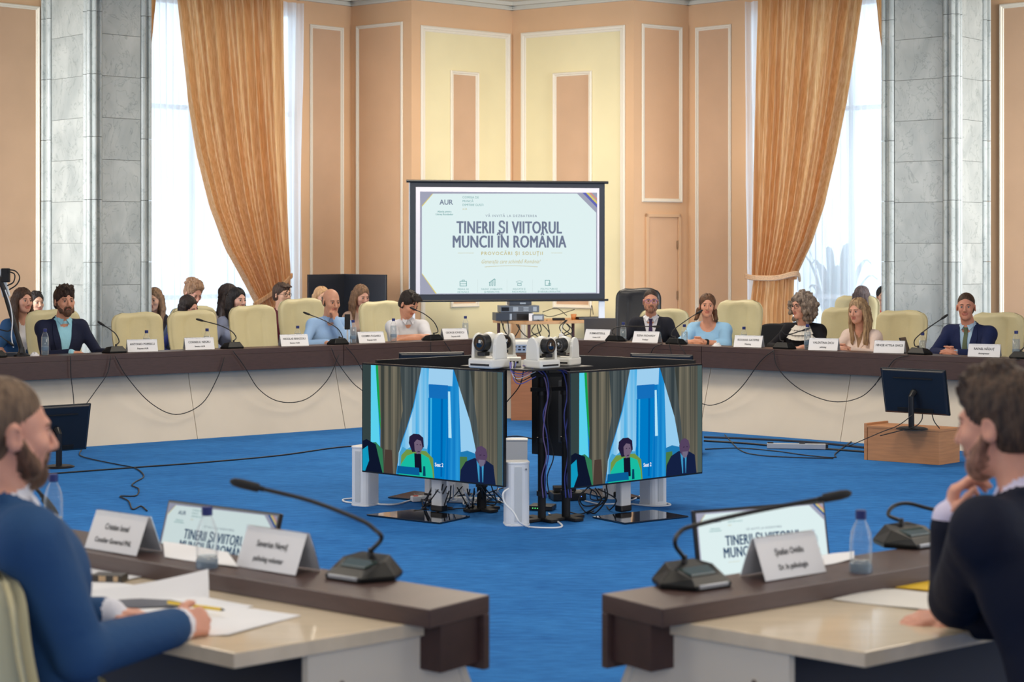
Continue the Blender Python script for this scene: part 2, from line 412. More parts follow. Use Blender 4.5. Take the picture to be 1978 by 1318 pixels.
# ------------------------------------------------------------------ marble piers
def pier(name, near, left_end, right_end, label):
    C = Vector(near); A = Vector(left_end); B = Vector(right_end)
    D = A + B - C
    p = thing(name, None, None); p['kind'] = 'structure'
    mb = MB(); k = (C + D) / 2
    sh = lambda q: k + (q - k) * 0.975
    mb.prism([sh(C), sh(B), sh(D), sh(A)], 0, CEIL); mb.build('core', M_marbled, p)
    for (P0, P1) in ((A, C), (C, B)):
        L = Line(P0, P1)
        n = Vector((L.d.y, -L.d.x))
        if n.dot(P0 - k) < 0: n = -n
        L.n = n; W = L.len
        e = W * .17
        zs = [0.0] + [1.29 - .493 + .493 * i for i in range(-1, 9)] + [CEIL]
        for j in range(len(zs) - 1):
            if zs[j] >= CEIL: break
            mb = MB(); z1 = min(zs[j + 1], CEIL) - .005
            lslab(mb, L, e, W - e, zs[j], z1, -.03, .0 + .0015 * (j % 2)); mb.build('marble_slab', M_marble, p)
        zs = [0.0, .09, .825, 1.56, 2.295, 3.03, 3.765, 4.5, CEIL]
        for j in range(len(zs) - 1):
            for (a, b2) in ((0, e * .95), (W - e * .95, W)):
                mb = MB(); n_ = 14; rows = []
                for zz in (zs[j], zs[j + 1] - .006):
                    r_ = []
                    for q in range(n_ + 1):
                        f = q / n_; g = f if a == 0 else 1 - f
                        # profile: rounded outer nose, groove, inner bead
                        h = .045 if g < .35 else (.012 if g < .5 else (.03 * math.sin((g - .5) / .5 * math.pi) + .01))
                        if g < .35: h = .02 + .03 * math.sin(max(g, .02) / .35 * math.pi) ** .5
                        r_.append(LP(L, a + (b2 - a) * f, zz, h))
                    rows.append(r_)
                mb.sheet(rows); 
                top = [LP(L, a, zs[j + 1] - .006, -.02), LP(L, b2, zs[j + 1] - .006, -.02)]
                nn = len(mb.v)
                # closing cap at the top and the two sides
                mb.add(rows[1] + [top[1], top[0]], [tuple(range(n_ + 3))])
                mb.add([rows[0][0], rows[1][0], top[0], LP(L, a, zs[j], -.02)], [(0, 1, 2, 3)])
                mb.add([rows[0][-1], rows[1][-1], top[1], LP(L, b2, zs[j], -.02)], [(0, 1, 2, 3)])
                mb.build('marble_moulding', M_marble, p, smooth=False)
    return p
pier('wall_pier_left', (-4.909, 20.58), (-5.69, 21.39), (-4.344, 21.13), '')
pier('wall_pier_right', (5.253, 20.86), (4.528, 21.50), (5.81, 21.49), '')

# ------------------------------------------------------------------ curtains
def cloth_mat(name, rgb, trans, k):
    m = mat(name, rgb, 0.9, spec=.1); nt = m.node_tree; b = nt.nodes['Principled BSDF']; out = nt.nodes['Material Output']
    t = nt.nodes.new('ShaderNodeBsdfTranslucent'); t.inputs[0].default_value = lin(trans) + (1,)
    mx = nt.nodes.new('ShaderNodeMixShader'); mx.inputs[0].default_value = k
    nt.links.new(b.outputs[0], mx.inputs[1]); nt.links.new(t.outputs[0], mx.inputs[2]); nt.links.new(mx.outputs[0], out.inputs[0])
    return m
M_curt = cloth_mat('curtain_silk', (232, 186, 134), (246, 200, 140), .40)
nt = M_curt.node_tree; b = nt.nodes['Principled BSDF']
tc = nt.nodes.new('ShaderNodeTexCoord'); mp = nt.nodes.new('ShaderNodeMapping'); mp.inputs['Scale'].default_value = (60, 60, 2.0)
n = nt.nodes.new('ShaderNodeTexNoise'); n.inputs['Scale'].default_value = 1.0; n.inputs['Detail'].default_value = 3
rp = nt.nodes.new('ShaderNodeValToRGB'); rp.color_ramp.elements[0].position = .35; rp.color_ramp.elements[1].position = .7
rp.color_ramp.elements[0].color = lin((206, 156, 106)) + (1,); rp.color_ramp.elements[1].color = lin((250, 218, 176)) + (1,)
nt.links.new(tc.outputs['Object'], mp.inputs[0]); nt.links.new(mp.outputs[0], n.inputs['Vector']); nt.links.new(n.outputs[0], rp.inputs[0]); nt.links.new(rp.outputs[0], b.inputs['Base Color'])
M_sheer = mat('sheer_voile', (245, 248, 252), .9)
nt = M_sheer.node_tree; b = nt.nodes['Principled BSDF']; out = nt.nodes['Material Output']
t = nt.nodes.new('ShaderNodeBsdfTranslucent'); t.inputs[0].default_value = (.95, .97, 1, 1)
tr = nt.nodes.new('ShaderNodeBsdfTransparent')
m1 = nt.nodes.new('ShaderNodeMixShader'); m1.inputs[0].default_value = .7; m2 = nt.nodes.new('ShaderNodeMixShader'); m2.inputs[0].default_value = .22
nt.links.new(b.outputs[0], m1.inputs[1]); nt.links.new(t.outputs[0], m1.inputs[2]); nt.links.new(m1.outputs[0], m2.inputs[1]); nt.links.new(tr.outputs[0], m2.inputs[2]); nt.links.new(m2.outputs[0], out.inputs[0])

def interp(tab, y):
    for (a, va), (c, vc) in zip(tab, tab[1:]):
        if y <= c: f = (y - a) / (c - a) if c > a else 0; f = max(0, min(1, f)); return va + (vc - va) * f
    return tab[-1][1]
def drape(name, L, rows, folds, amp, m, parent, cols=220, seed=0, rough=.5):
    """rows: (z, t_left, t_right); pleated sheet on line L"""
    rr = random.Random(seed); ph = [rr.uniform(0, 6.28) for _ in range(6)]
    pts = []
    for (z, a, c) in rows:
        r_ = []
        wd = abs(c - a)
        for i in range(cols + 1):
            u = i / cols
            uu = u + .018 * math.sin(u * 9 + ph[0]) + .01 * math.sin(u * 23 + ph[1] + z * .6)
            s1 = math.sin(2 * math.pi * folds * uu + .35 * math.sin(z * 1.1 + ph[2]))
            s1 = math.copysign(abs(s1) ** .7, s1); h = amp * (s1 * (0.75 + .25 * math.sin(u * 17 + ph[3])) + .35 * math.sin(2 * math.pi * folds * 2.3 * uu + ph[4] + z * .5))
            r_.append(LP(L, a + (c - a) * u, z, h))
        pts.append(r_)
    mb = MB(); mb.sheet(pts)
    return mb.build(name, m, parent, smooth=True)
def tab_rows(L, tabl, tabr, y0, y1, n):
    out = []
    for i in range(n + 1):
        y = y0 + (y1 - y0) * i / n
        a = L.at(interp(tabl, y), y); c = L.at(interp(tabr, y), y)
        z = (a.z + c.z) / 2
        out.append((z, (a.xy - L.p0).dot(L.d), (c.xy - L.p0).dot(L.d)))
    return out
LC1 = LW1.off(.34)
cl = thing('curtain', 'orange silk drape gathered by tie back beside left window', 'curtain', group=None)
tl = [(-60, 326), (0, 338), (100, 350), (200, 362), (300, 380), (400, 406), (480, 436), (540, 470), (590, 497)]
trr = [(-60, 548), (0, 552), (300, 557), (520, 563), (590, 560)]
drape('drape', LC1, tab_rows(LC1, tl, trr, -60, 590, 50), 11, .085, M_curt, cl, seed=1)
drape('drape', LC1, tab_rows(LC1, [(590, 497), (700, 478), (860, 470)], [(590, 560), (700, 566), (860, 568)], 590, 830, 20), 9, .045, M_curt, cl, seed=3)
mb = MB(); pp = smooth_path([LC1.off(.10).at(490, 590), LC1.off(.13).at(515, 574), LC1.off(.12).at(540, 556), LC1.off(.02).at(564, 532)], 6)
for k in (-.018, .0, .018): mb.tube([p + Vector((0, 0, k)) for p in pp], .016, 8)
mb.build('tie_back', M_curt, cl, smooth=True)
LC2 = LW2.off(.34)
cr = thing('curtain', 'orange silk drape held by rope tie back beside right window', 'curtain')
tl = [(-60, 1466), (0, 1465), (200, 1462), (400, 1458), (530, 1456), (545, 1456)]
trr = [(-60, 1672), (0, 1664), (100, 1649), (200, 1633), (300, 1613), (400, 1590), (470, 1566), (530, 1538), (545, 1535)]
drape('drape', LC2, tab_rows(LC2, tl, trr, -60, 540, 50), 10, .08, M_curt, cr, seed=5)
drape('drape', LC2, tab_rows(LC2, [(540, 1456), (600, 1448), (860, 1444)], [(540, 1534), (600, 1532), (860, 1532)], 540, 830, 20), 8, .045, M_curt, cr, seed=6)
mb = MB(); pp = smooth_path([LC2.off(-.02).at(1440, 534), LC2.off(.11).at(1458, 537), LC2.off(.14).at(1500, 537), LC2.off(.11).at(1538, 529), LC2.off(-.02).at(1545, 540)], 6)
for k in (-.02, .0, .02): mb.tube([p + Vector((0, 0, k)) for p in pp], .017, 8)
mb.build('tie_back', mat('rope_tan', (226, 188, 150), .8, noise=.2, nscale=80), cr, smooth=True)
# far halves of the two pairs, mostly behind the piers
c3 = thing('curtain', 'sliver of orange drape beside left marble pier at the top', 'curtain')
LC3 = LW1.off(.30)
drape('drape', LC3, tab_rows(LC3, [(-60, 250), (600, 262)], [(-60, 309), (0, 303), (60, 297), (125, 289), (300, 282), (600, 280)], -60, 830, 30), 5, .035, M_curt, c3, cols=80, seed=9)
c4 = thing('curtain', 'sliver of orange drape beside right marble pier at the top', 'curtain')
LC4 = LW2.off(.30)
drape('drape', LC4, tab_rows(LC4, [(-60, 1689), (0, 1694), (60, 1700), (110, 1707), (300, 1712), (600, 1714)], [(-60, 1745), (600, 1738)], -60, 830, 30), 5, .035, M_curt, c4, cols=80, seed=10)
# sheers
sh1 = tag(drape('sheer_curtain', LW1.off(.14), [(z, 0.6, LW1.len - .02) for z in (.05, 1.2, 2.6, 4.0, 5.05)], 26, .035, M_sheer, None, cols=420, seed=11), 'white voile sheer curtain across the left window', 'sheer curtain')
sh2 = tag(drape('sheer_curtain', LW2.off(.14), [(z, .02, LW2.len - .5) for z in (.05, 1.2, 2.6, 4.0, 5.05)], 24, .035, M_sheer, None, cols=420, seed=12), 'white voile sheer curtain across the right window', 'sheer curtain')
# outside: shrubs and a facade seen faintly through the voile
mb = MB(); rr = random.Random(3); M_leaf = mat('palm_leaf', (70, 100, 90), .6)
pl = thing('potted_palm', 'palm leaves seen faintly through right voile curtain', 'plant', (4.45, 23.35, 0))
mb.lathe([(.13, 0), (.18, .35), (.17, .36), (.0, .34)], n=16); mb.build('pot', mat('pot_clay', (140, 120, 110), .7), pl)
for k in range(16):
    a = rr.uniform(0, 6.28); ln = rr.uniform(.5, 1.0); h = rr.uniform(1.0, 1.75); mb = MB(); L_ = []; R_ = []; C_ = []
    for i in range(9):
        f = i / 8; r_ = .05 + ln * f * .55; z = .35 + h * math.sin(f * 1.9) * .85; wd = .06 * math.sin(math.pi * min(1, f * .92 + .08)) + .004
        c_ = Vector((math.cos(a) * r_, math.sin(a) * r_ * .4, z)); sd = Vector((-math.sin(a), math.cos(a), 0)) * wd
        L_.append(c_ - sd - Vector((0, 0, .02))); C_.append(c_); R_.append(c_ + sd - Vector((0, 0, .02)))
    mb.sheet([L_, C_, R_]); mb.build('leaf', M_leaf, pl, smooth=True)
pl.location = (4.35, 23.6, 0)
# ================================================================== CONFERENCE TABLE RING
M_wal = mat('riser_walnut', (76, 56, 51), 0.42, noise=.10, nscale=14, stretch=(1, 1, 6), spec=.5)
M_wald = mat('riser_inner_brown', (66, 44, 40), 0.5, noise=.15, nscale=10)
M_lam = mat('desk_laminate_cream', (222, 204, 176), 0.13, noise=.05, nscale=9, stretch=(.5, 3, 1), spec=.5)
M_edge = mat('desk_edge_band', (214, 204, 188), 0.4)
M_panel = mat('desk_panel_cream', (226, 214, 194), 0.5, noise=.03, nscale=3)
M_dark = mat('black_plastic', (22, 23, 27), 0.4)
M_black = mat('black_matte', (14, 15, 18), 0.65)
M_steel = mat('steel_grey', (150, 152, 156), .35, .8)
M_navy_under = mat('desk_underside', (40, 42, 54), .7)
def desk_chain(pts, side, units, u0=.19, u1=.80, bt=.195, bb=-.028, skew=(0, 0), ep_u=.66, mod=.5):
    """pts: plan corners of the riser's outer edge; side: unit vector roughly towards the seats; units: list of (i, name label, joints, open ends)"""
    P = [Vector(p) for p in pts]; N = []
    for i in range(len(P) - 1):
        d = (P[i + 1] - P[i]).normalized(); n = Vector((-d.y, d.x))
        if n.dot(Vector(side)) < 0: n = -n
        N.append(n)
    M = []
    for i in range(len(P)):
        if i == 0: M.append(N[0])
        elif i == len(P) - 1: M.append(N[-1])
        else:
            b_ = (N[i - 1] + N[i]).normalized(); M.append(b_ / b_.dot(N[i]))
    for (i, label, joints, open0, open1) in units:
        A, B = P[i], P[i + 1]; c = (A + B) / 2
        root = thing('conference_table', label, 'table', (c.x, c.y, 0))
        def q(t, u, z): 
            a = A + M[i] * u; b_ = B + M[i + 1] * u; 
            if skew[1] and t < .014: t += (skew[0] + skew[1] * u) / (B - A).length
            v = a.lerp(b_, t); return Vector((v.x - c.x, v.y - c.y, z))
        def q0(t, u, z):
            a = A + M[i] * u; b_ = B + M[i + 1] * u; v = a.lerp(b_, t); return Vector((v.x - c.x, v.y - c.y, z))
        def bar0(mb, t0, t1, sec0):
            mb.hull8([q0(t0, u, z) for u, z in sec0], [q0(t1, u, z) for u, z in sec0])
        def bar(mb, t0, t1, sec0, m=None):
            """sec0: list of (u,z) of the cross-section"""
            mb.hull8([q(t0, u, z) for u, z in sec0], [q(t1, u, z) for u, z in sec0], m)
        e = .0008
        mb = MB(); bar0(mb, e, 1 - e, [(0, .75), (.25, .75), (.25, .80), (0, .80)]); mb.build('riser_top', M_wal, root, bevel=.0025)
        mb = MB(); bar0(mb, e, 1 - e, [(.0, .60), (.024, .60), (.024, .7495), (.0, .7495)]); mb.build('apron', M_wal, root, bevel=.002)
        mb = MB(); bar0(mb, e + .004, 1 - e - .004, [(.026, .62), (.185, .62), (.185, .7495), (.026, .7495)]); mb.build('apron_box', M_wald, root)
        mb = MB(); bar(mb, e, 1 - e, [(u0, .71), (u1, .71), (u1, .7495), (u0, .7495)]); mb.build('desktop', [M_lam, M_edge], root, bevel=.003)
        js = [e] + joints + [1 - e]
        for a, b_ in zip(js, js[1:]):
            mb = MB(); g = .0025 / (B - A).length
            bar(mb, a + (g if a > e else 0), b_ - (g if b_ < 1 - e else 0), [(bb, .0), (bb + .02, .0), (bt + .02, .705), (bt, .705)])
            mb.build('base_panel', M_panel, root, bevel=.0015)
        ln = (B - A).length
        for op, s0, s1 in ((open0, 0, 1), (open1, 1, -1)):
            if not op: continue
            w_ = .022 / ln
            t0 = .002 / ln + (s0 if s0 == 0 else 0)
            ta, tb = (.004, .004 + w_) if s0 == 0 else (1 - .03 / ln - w_, 1 - .03 / ln)
            mb = MB(); bar(mb, ta, tb, [(bb + .03, 0), (ep_u, 0), (ep_u, .709), (bt + .01, .709)]); ep = mb.build('end_panel', M_panel, root, bevel=.002)
            td = ta if s0 == 0 else tb; sg = -1 if s0 == 0 else 1
            for (u, z) in ((.15, .62), (ep_u - .10, .62), (.1, .2), (ep_u - .10, .2)):
                c0 = q(td, u, z); dd = (q(1, u, z) - q(0, u, z)).normalized() * sg
                mb = MB(); mb.cyl(c0, c0 + dd * .003, .008, n=12); mb.build('screw_cap', mat('screw_cap_brown', (110, 96, 88), .5), ep)
            # dark modesty board under the desk, user side
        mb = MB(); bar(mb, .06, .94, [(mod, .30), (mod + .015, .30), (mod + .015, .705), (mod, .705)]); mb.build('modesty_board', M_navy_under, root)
FQ = [(-6.6, 13.27), (-1.61, 16.86), (-.42, 17.86), (.52, 17.86), (1.79, 16.65), (6.4, 13.03)]
LFL = Line(FQ[0], FQ[1]); LFR = Line(FQ[4], FQ[5])
jl = LFL.t(373 + 6) / LFL.len; jr = LFR.t(1632 - 6) / LFR.len
desk_chain(FQ, (0, 1), [
    (0, 'long brown topped conference table along far left with cream slanted front', [jl - .36, jl], True, False),
    (1, 'short conference table section left of the stacked cameras, near young man in grey shirt', [], False, False),
    (2, 'middle conference table section at the far corner behind the cameras', [], False, False),
    (3, 'conference table section in front of the man in dark suit and woman in blue', [], False, False),
    (4, 'long brown topped conference table along far right with cream slanted front', [jr, jr + .36], False, True)])
NQL = [(-.058, 4.785), (-3.4, 7.42)]
NQR = [(.2415, 4.80), (3.6, 7.30)]
desk_chain(NQL, (-.6, -.78), [(0, 'near left conference table in front of man in blue suit', [.3, .6], True, True)], u0=.065, u1=.75, bt=.085, bb=-.2, skew=(.035, .22), ep_u=.53, mod=.45)
desk_chain(NQR, (.6, -.78), [(0, 'near right conference table in front of man in dark suit', [.3, .6], True, True)], u0=.065, u1=.75, bt=.085, bb=-.2, skew=(.04, .24), ep_u=.53, mod=.45)
LNL = Line(*NQL); LNR = Line(*NQR)

def fline(px): 
    """front top edge of the far table ring at a picture column"""
    L = [Line(a, b_) for a, b_ in zip(FQ, FQ[1:])]
    for l in L:
        t = l.t(px)
        if -1e-6 <= t <= l.len + 1e-6: return l, t
    return (L[0], L[0].t(px)) if px < 500 else (L[-1], L[-1].t(px))
def on_riser(px, u=.12, z=.80):
    l, t = fline(px); lo = l.off(-u); p = lo.at(px, 600); return Vector((p.x, p.y, z)), l
# ================================================================== CHAIRS
M_cream = mat('leather_cream', (210, 200, 158), 0.45, noise=.04, nscale=5, bump=.12, bscale=40, spec=.4)
M_bleath = mat('leather_black', (26, 28, 34), 0.4, noise=.1, nscale=6, bump=.1, bscale=40)
def chair(name, m, label, z_top=1.17, hw0=.225, hw1=.268):
    t = thing(name, label, 'chair')
    NU, NV = 28, 26
    def yb(v): return .20 + .13 * v + .05 * math.sin(v * 2.6)
    front, back = [], []
    for j in range(NV + 1):
        v = j / NV; z = .49 + (z_top - .49) * (1 - (1 - v) ** 1.0)
        hw = hw0 + (hw1 - hw0) * math.sin(min(1, v / .72) * math.pi / 2)
        if v > .84: k = (v - .84) / .16; hw -= .11 * (1 - math.sqrt(max(0, 1 - k * k)))
        if v < .08: hw -= .03 * (1 - math.sqrt(1 - (1 - v / .08) ** 2))
        ev = min(1, min(v, 1 - v) / .07); ev = math.sqrt(1 - (1 - ev) ** 2)
        rf, rb = [], []
        for i in range(NU + 1):
            u = -1 + 2 * i / NU; eu = (1 - abs(u) ** 8) ** .5
            th = .05 * eu * ev
            dent = .016 * math.exp(-((abs(u) - .36) / .07) ** 2) * min(1, max(0, (v - .05) * 6)) * min(1, max(0, (.93 - v) * 8)) + .010 * (abs(u) < .36) * min(1, (.36 - abs(u)) * 8) * (v < .93)
            zz = z + .006 * math.sin(u * 3) 
            rf.append((hw * u, yb(v) - th + dent + .018 * u * u * -1, zz)); rb.append((hw * u, yb(v) + th * .8, zz))
        front.append(rf); back.append(rb[::-1])
    mb = MB(); mb.sheet(front); mb.sheet(back)
    # close the rim
    mb.sheet([[r[0] for r in back], [r[-1] for r in front]][::-1]); mb.sheet([[r[0] for r in front], [r[-1] for r in back]][::-1])
    mb.sheet([front[-1], back[-1][::-1]]); mb.sheet([back[0][::-1], front[0]])
    mb.build('backrest', m, t, smooth=True, merge=True)
    mb = MB(); rows = []
    for j in range(17):
        a = math.pi * j / 16; r_ = []
        for i in range(33):
            b_ = 2 * math.pi * i / 32
            sx = math.copysign(abs(math.cos(b_)) ** .45, math.cos(b_)); sy = math.copysign(abs(math.sin(b_)) ** .45, math.sin(b_))
            k = math.sin(a) ** .5
            r_.append((.25 * sx * k, -.02 + .26 * sy * k, .43 - .055 * math.copysign(abs(math.cos(a)) ** .7, math.cos(a))))
        rows.append(r_)
    mb.sheet(rows); mb.build('seat', m, t, smooth=True)
    for s in (-1, 1):
        mb = MB(); pth = smooth_path([(s * .27, .18, .46), (s * .30, .19, .60), (s * .305, .10, .665), (s * .305, -.12, .66), (s * .30, -.2, .60), (s * .26, -.17, .44)], 5)
        mb.tube(pth, .017, 8); am = mb.build('armrest', M_dark, t, smooth=True)
        mb = MB(); mb.box((s * .305, -.02, .682), (.055, .24, .025)); mb.build('arm_pad', m, am, bevel=.01)
    mb = MB(); mb.cyl((0, 0, .12), (0, 0, .37), .028); mb.cyl((0, 0, .34), (0, 0, .375), .10); mb.build('gas_column', M_dark, t)
    for k in range(5):
        a = k * 2 * math.pi / 5 + .3; c_, s_ = math.cos(a), math.sin(a)
        mb = MB(); mb.hull8([(c_ * .02 - s_ * .02, s_ * .02 + c_ * .02, .10), (c_ * .02 + s_ * .02, s_ * .02 - c_ * .02, .10), (c_ * .30 + s_ * .012, s_ * .30 - c_ * .012, .065), (c_ * .30 - s_ * .012, s_ * .30 + c_ * .012, .065)],
                            [(c_ * .02 - s_ * .02, s_ * .02 + c_ * .02, .145), (c_ * .02 + s_ * .02, s_ * .02 - c_ * .02, .145), (c_ * .30 + s_ * .012, s_ * .30 - c_ * .012, .085), (c_ * .30 - s_ * .012, s_ * .30 + c_ * .012, .085)])
        lg = mb.build('leg', M_dark, t)
        mb = MB(); mb.cyl((c_ * .29 - s_ * .02, s_ * .29 + c_ * .02, .032), (c_ * .29 + s_ * .02, s_ * .29 - c_ * .02, .032), .031); mb.build('caster', M_black, lg)
    return t
CH = chair('conference_chair', M_cream, 'x')
def chair_at(px, top, d, yaw, label, proto=None, ztop=1.17):
    p = pxd(px, top, d); y = R(yaw); off = Vector((math.sin(-y) * -.33, math.cos(y) * .33)) * 1.0
    # the backrest stands .33 m behind the chair's origin
    o = place(proto or CH, (0, 0, 0), y, label, None if proto else 'cream leather chairs around the table')
    bx, by = -math.sin(y) * .33, math.cos(y) * .33
    o.location = (p.x - bx, p.y - by, 0)
    o.scale = (1.0, 1.0, p.z / ztop)
    return o
def du(px, u): return on_riser(px, u)[0].y
for (px_, top_, u_, yw, lb) in ((103, 598, 1.42, 36, 'cream leather chair behind bearded man in navy jacket, far left'), (266, 604, 1.30, 38, 'empty cream leather chair behind the first name card, left of the others'),
        (372, 600, 1.30, 38, 'empty cream leather chair between two others, behind second name card from left'), (489, 590, 1.30, 38, 'empty cream leather chair with tall back, right beside the orange left drape'),
        (583, 577, 1.62, 34, 'cream leather chair left of the balding man in light blue shirt'), (737, 582, 1.70, 30, 'cream leather chair left of the young man looking down'),
        (1283, 597, 1.62, -8, 'cream leather chair behind man in dark suit and purple tie'), (1428, 580, 1.50, -38, 'cream leather chair beside woman in light blue blouse'),
        (1632, 594, 1.55, -40, 'cream leather chair between curly haired woman and blonde woman'), (1741, 600, 1.30, -40, 'empty cream leather chair in front of right marble pier'),
        (1927, 604, 1.50, -40, 'cream leather chair behind man in navy suit, far right'), (1655, 571, 3.6, -35, 'cream leather chair in the back row by right window'),
        (375, 592, 2.35, 40, 'cream leather chair in the back row under a dark haired sitter')):
    chair_at(px_, top_, du(px_, u_), yw, lb)
CHB = chair('executive_chair', M_bleath, 'tall black leather chair left of the man in dark suit', 1.22, .25, .26)
chair_at(1233, 557, 20.0, -12, 'tall black leather chair left of the man in dark suit', CHB, 1.22)
# stacked black banquet chairs: rounded upholstered backs
M_bfab = mat('upholstery_black', (22, 22, 26), .85, bump=.1)
def small_chair():
    t = thing('upholstered_chair', 'x', 'chair')
    pl = []
    for i in range(25):
        a = math.pi * i / 24; pl.append((.225 * math.copysign(abs(math.cos(a)) ** .6, math.cos(a)), .62 + .30 * math.sin(a) ** .6))
    mb = MB(); n = len(pl)
    for sgn, y in ((1, .19), (-1, .25)): pass
    mb.add([(x, .17 + .06 * (z - .6), z) for x, z in pl] + [(x, .23 + .06 * (z - .6), z) for x, z in pl], [tuple(range(n)), tuple(range(2 * n - 1, n - 1, -1))] + [(i, n + i, n + (i + 1) % n, (i + 1) % n) for i in range(n)])
    mb.build('backrest', M_bfab, t, bevel=.02, seg=3)
    mb = MB(); mb.box((0, 0, .45), (.46, .44, .07)); mb.build('seat', M_bfab, t, bevel=.025, seg=3)
    for sx in (-1, 1):
        for sy in (-1, 1):
            mb = MB(); mb.tube([(sx * .2, sy * .18, .43), (sx * .215, sy * .21, .0)], .011, 8); mb.build('leg', M_dark, t)
    for s in (-1, 1):
        mb = MB(); mb.tube([(s * .15, .18, .43), (s * .15, .225, .66)], .012, 8); mb.build('back_support', M_dark, t)
    return t
SCH = small_chair()
for px_, d, yw, sc, lb in ((1485, 19.2, -30, .86, 'black upholstered chair with rounded back right of woman in blue, nearer one'), (1516, 19.9, -30, .84, 'black upholstered chair half hidden behind curly haired woman')):
    o = place(SCH, (0, 0, 0), R(yw), lb, 'black upholstered chairs'); p = pxd(px_, 620, d); o.location = (p.x, p.y, 0); o.scale = (1.1, 1, sc / .92 * 1.04)
# near chairs
place(CH, (-1.015, 4.38, 0), R(128), 'cream leather chair with black armrests under man in blue suit').scale = (1, 1, .86)
o = place(CHB, (1.62, 3.98, 0), R(-143), 'black chair under man in dark suit at near right'); o.scale = (1, 1, .72)

# ================================================================== MICROPHONE UNITS
M_mic = mat('mic_unit_black', (13, 15, 17), .42, spec=.3, bump=.05, bscale=200)
M_disp = mat('mic_unit_glass', (70, 84, 78), .08, coat=1.0)
def mic_body():
    t = thing('conference_microphone', 'x', 'microphone')
    bot = [(-.065, -.085), (.065, -.085), (.118, .0), (.078, .082), (-.078, .082), (-.118, .0)]
    mid = [(-.068, -.088), (.068, -.088), (.12, .0), (.08, .085), (-.08, .085), (-.12, .0)]
    top = [(-.052, -.055), (.052, -.055), (.078, .005), (.052, .058), (-.052, .058), (-.078, .005)]
    hz = [.030, .030, .052, .062, .062, .052]
    mb = MB(); mb.hull8([(x, y, .0) for x, y in bot], [(x, y, .014) for x, y in mid])
    mb.hull8([(x, y, .014) for x, y in mid], [(x, y, hz[i]) for i, (x, y) in enumerate(top)])
    mb.build('base', M_mic, t, bevel=.003)
    def tz(y): return .034 + (y + .055) * .265
    mb = MB(); mb.hull8([(x, y, tz(y) - .003) for x, y in ((-.045, -.045), (.045, -.045), (.055, .0), (-.055, .0))], [(x, y, tz(y) + .0025) for x, y in ((-.045, -.045), (.045, -.045), (.055, .0), (-.055, .0))])
    mb.build('touch_panel', M_disp, t, bevel=.001)
    mb = MB(); mb.box((0, -.087, .011), (.11, .006, .012)); mb.build('front_strip', M_steel, t, bevel=.002)
    mb = MB(); mb.cyl((0, .035, .05), (0, .035, .078), .010, .008, n=12); mb.build('neck_socket', M_dark, t)
    return t
MIC = mic_body()
def mic(base, rz, neck, label, nr=.0032, cap=.0085, root=None):
    """neck: world points from socket to tip"""
    o = place(MIC, base, rz, label, 'table microphones')
    mb = MB(); pts = [Vector(p) - Vector(base) for p in neck]
    inv = Matrix.Rotation(-rz, 3, 'Z'); pts = [inv @ p for p in pts]
    pts = [Vector((0, .035, .07))] + pts
    sp = smooth_path(pts, 8); d = (sp[-1] - sp[-2]).normalized()
    mb.tube(sp, nr, 8); mb.build('gooseneck', M_dark, o, smooth=True)
    e = sp[-1]; mb = MB(); L = cap * 6.5
    mb.lathe([(.001, -.2 * L), (cap * .55, -.18 * L), (cap * .6, 0), (cap * .95, .02 * L), (cap, .3 * L), (cap * 1.02, .6 * L), (cap * .85, .85 * L), (cap * .4, .98 * L), (.0001, L)], c=e, n=14, axis=d)
    mb.build('capsule', M_black, o, smooth=True)
    return o
def yaw_of(l):   # local -Y (user side) points away from the ring's centre
    n = -l.n; return math.atan2(n.x, -n.y)
def far_mic(px, neck_px, label):
    b_, l = on_riser(px, .12); d = b_.y
    nk = [pxd(x, y, d) for x, y in neck_px]
    return mic(b_, yaw_of(l), nk, label, .0050, .0105)
far_mic(221, [(230, 660), (224, 646), (212, 636), (201, 629)], 'table microphone right of the bearded man in navy jacket')
far_mic(448, [(456, 652), (447, 640), (425, 629), (392, 620)], 'table microphone between second and third empty cream chairs')
far_mic(652, [(662, 652), (652, 635), (628, 620), (598, 608)], 'table microphone in front of balding man in blue shirt')
far_mic(834, [(846, 640), (838, 622), (820, 607), (803, 599)], 'table microphone in front of young man looking down')
far_mic(1191, [(1182, 642), (1187, 634), (1205, 631), (1262, 631)], 'table microphone in front of man in dark suit and purple tie')
far_mic(1308, [(1297, 648), (1303, 636), (1330, 616), (1346, 606)], 'table microphone pointing at woman in light blue blouse')
far_mic(1516, [(1507, 656), (1508, 640), (1520, 647), (1552, 638)], 'table microphone in front of curly haired woman')
far_mic(1777, [(1767, 668), (1768, 655), (1790, 636), (1819, 616)], 'table microphone left of man in navy suit, tilted up')
far_mic(1975, [(1985, 665), (1990, 650), (2000, 640), (2020, 632)], 'table microphone cut by the right picture edge')
far_mic(-12, [(-5, 660), (0, 650), (8, 655), (15, 660)], 'table microphone cut by the left picture edge')
b_ = pxz(701, 1115, .80)
mic(b_, R(-36), [pxd(737, 1040, 4.86), pxd(722, 1022, 4.86), pxd(694, 1004, 4.87), pxd(600, 968, 4.9), pxd(500, 943, 4.93)], 'large near microphone at the end of the left table, long neck pointing left', .0064, .0135)
b_ = pxz(1338, 1130, .80)
mic(b_, R(36), [pxd(1304, 1052, 4.84), pxd(1312, 1030, 4.85), pxd(1340, 1016, 4.87), pxd(1450, 990, 4.9), pxd(1590, 963, 4.95)], 'large near microphone at the end of the right table, neck crossing the screen', .0064, .0135)
b_ = pxz(1757, 1052, .80)
mic(b_, R(36), [pxd(1716, 995, 5.65), pxd(1727, 978, 5.68), pxd(1755, 973, 5.7), pxd(1800, 984, 5.72), pxd(1850, 990, 5.75)], 'near right microphone beside yellow folder, neck bent towards man', .0064, .0135)
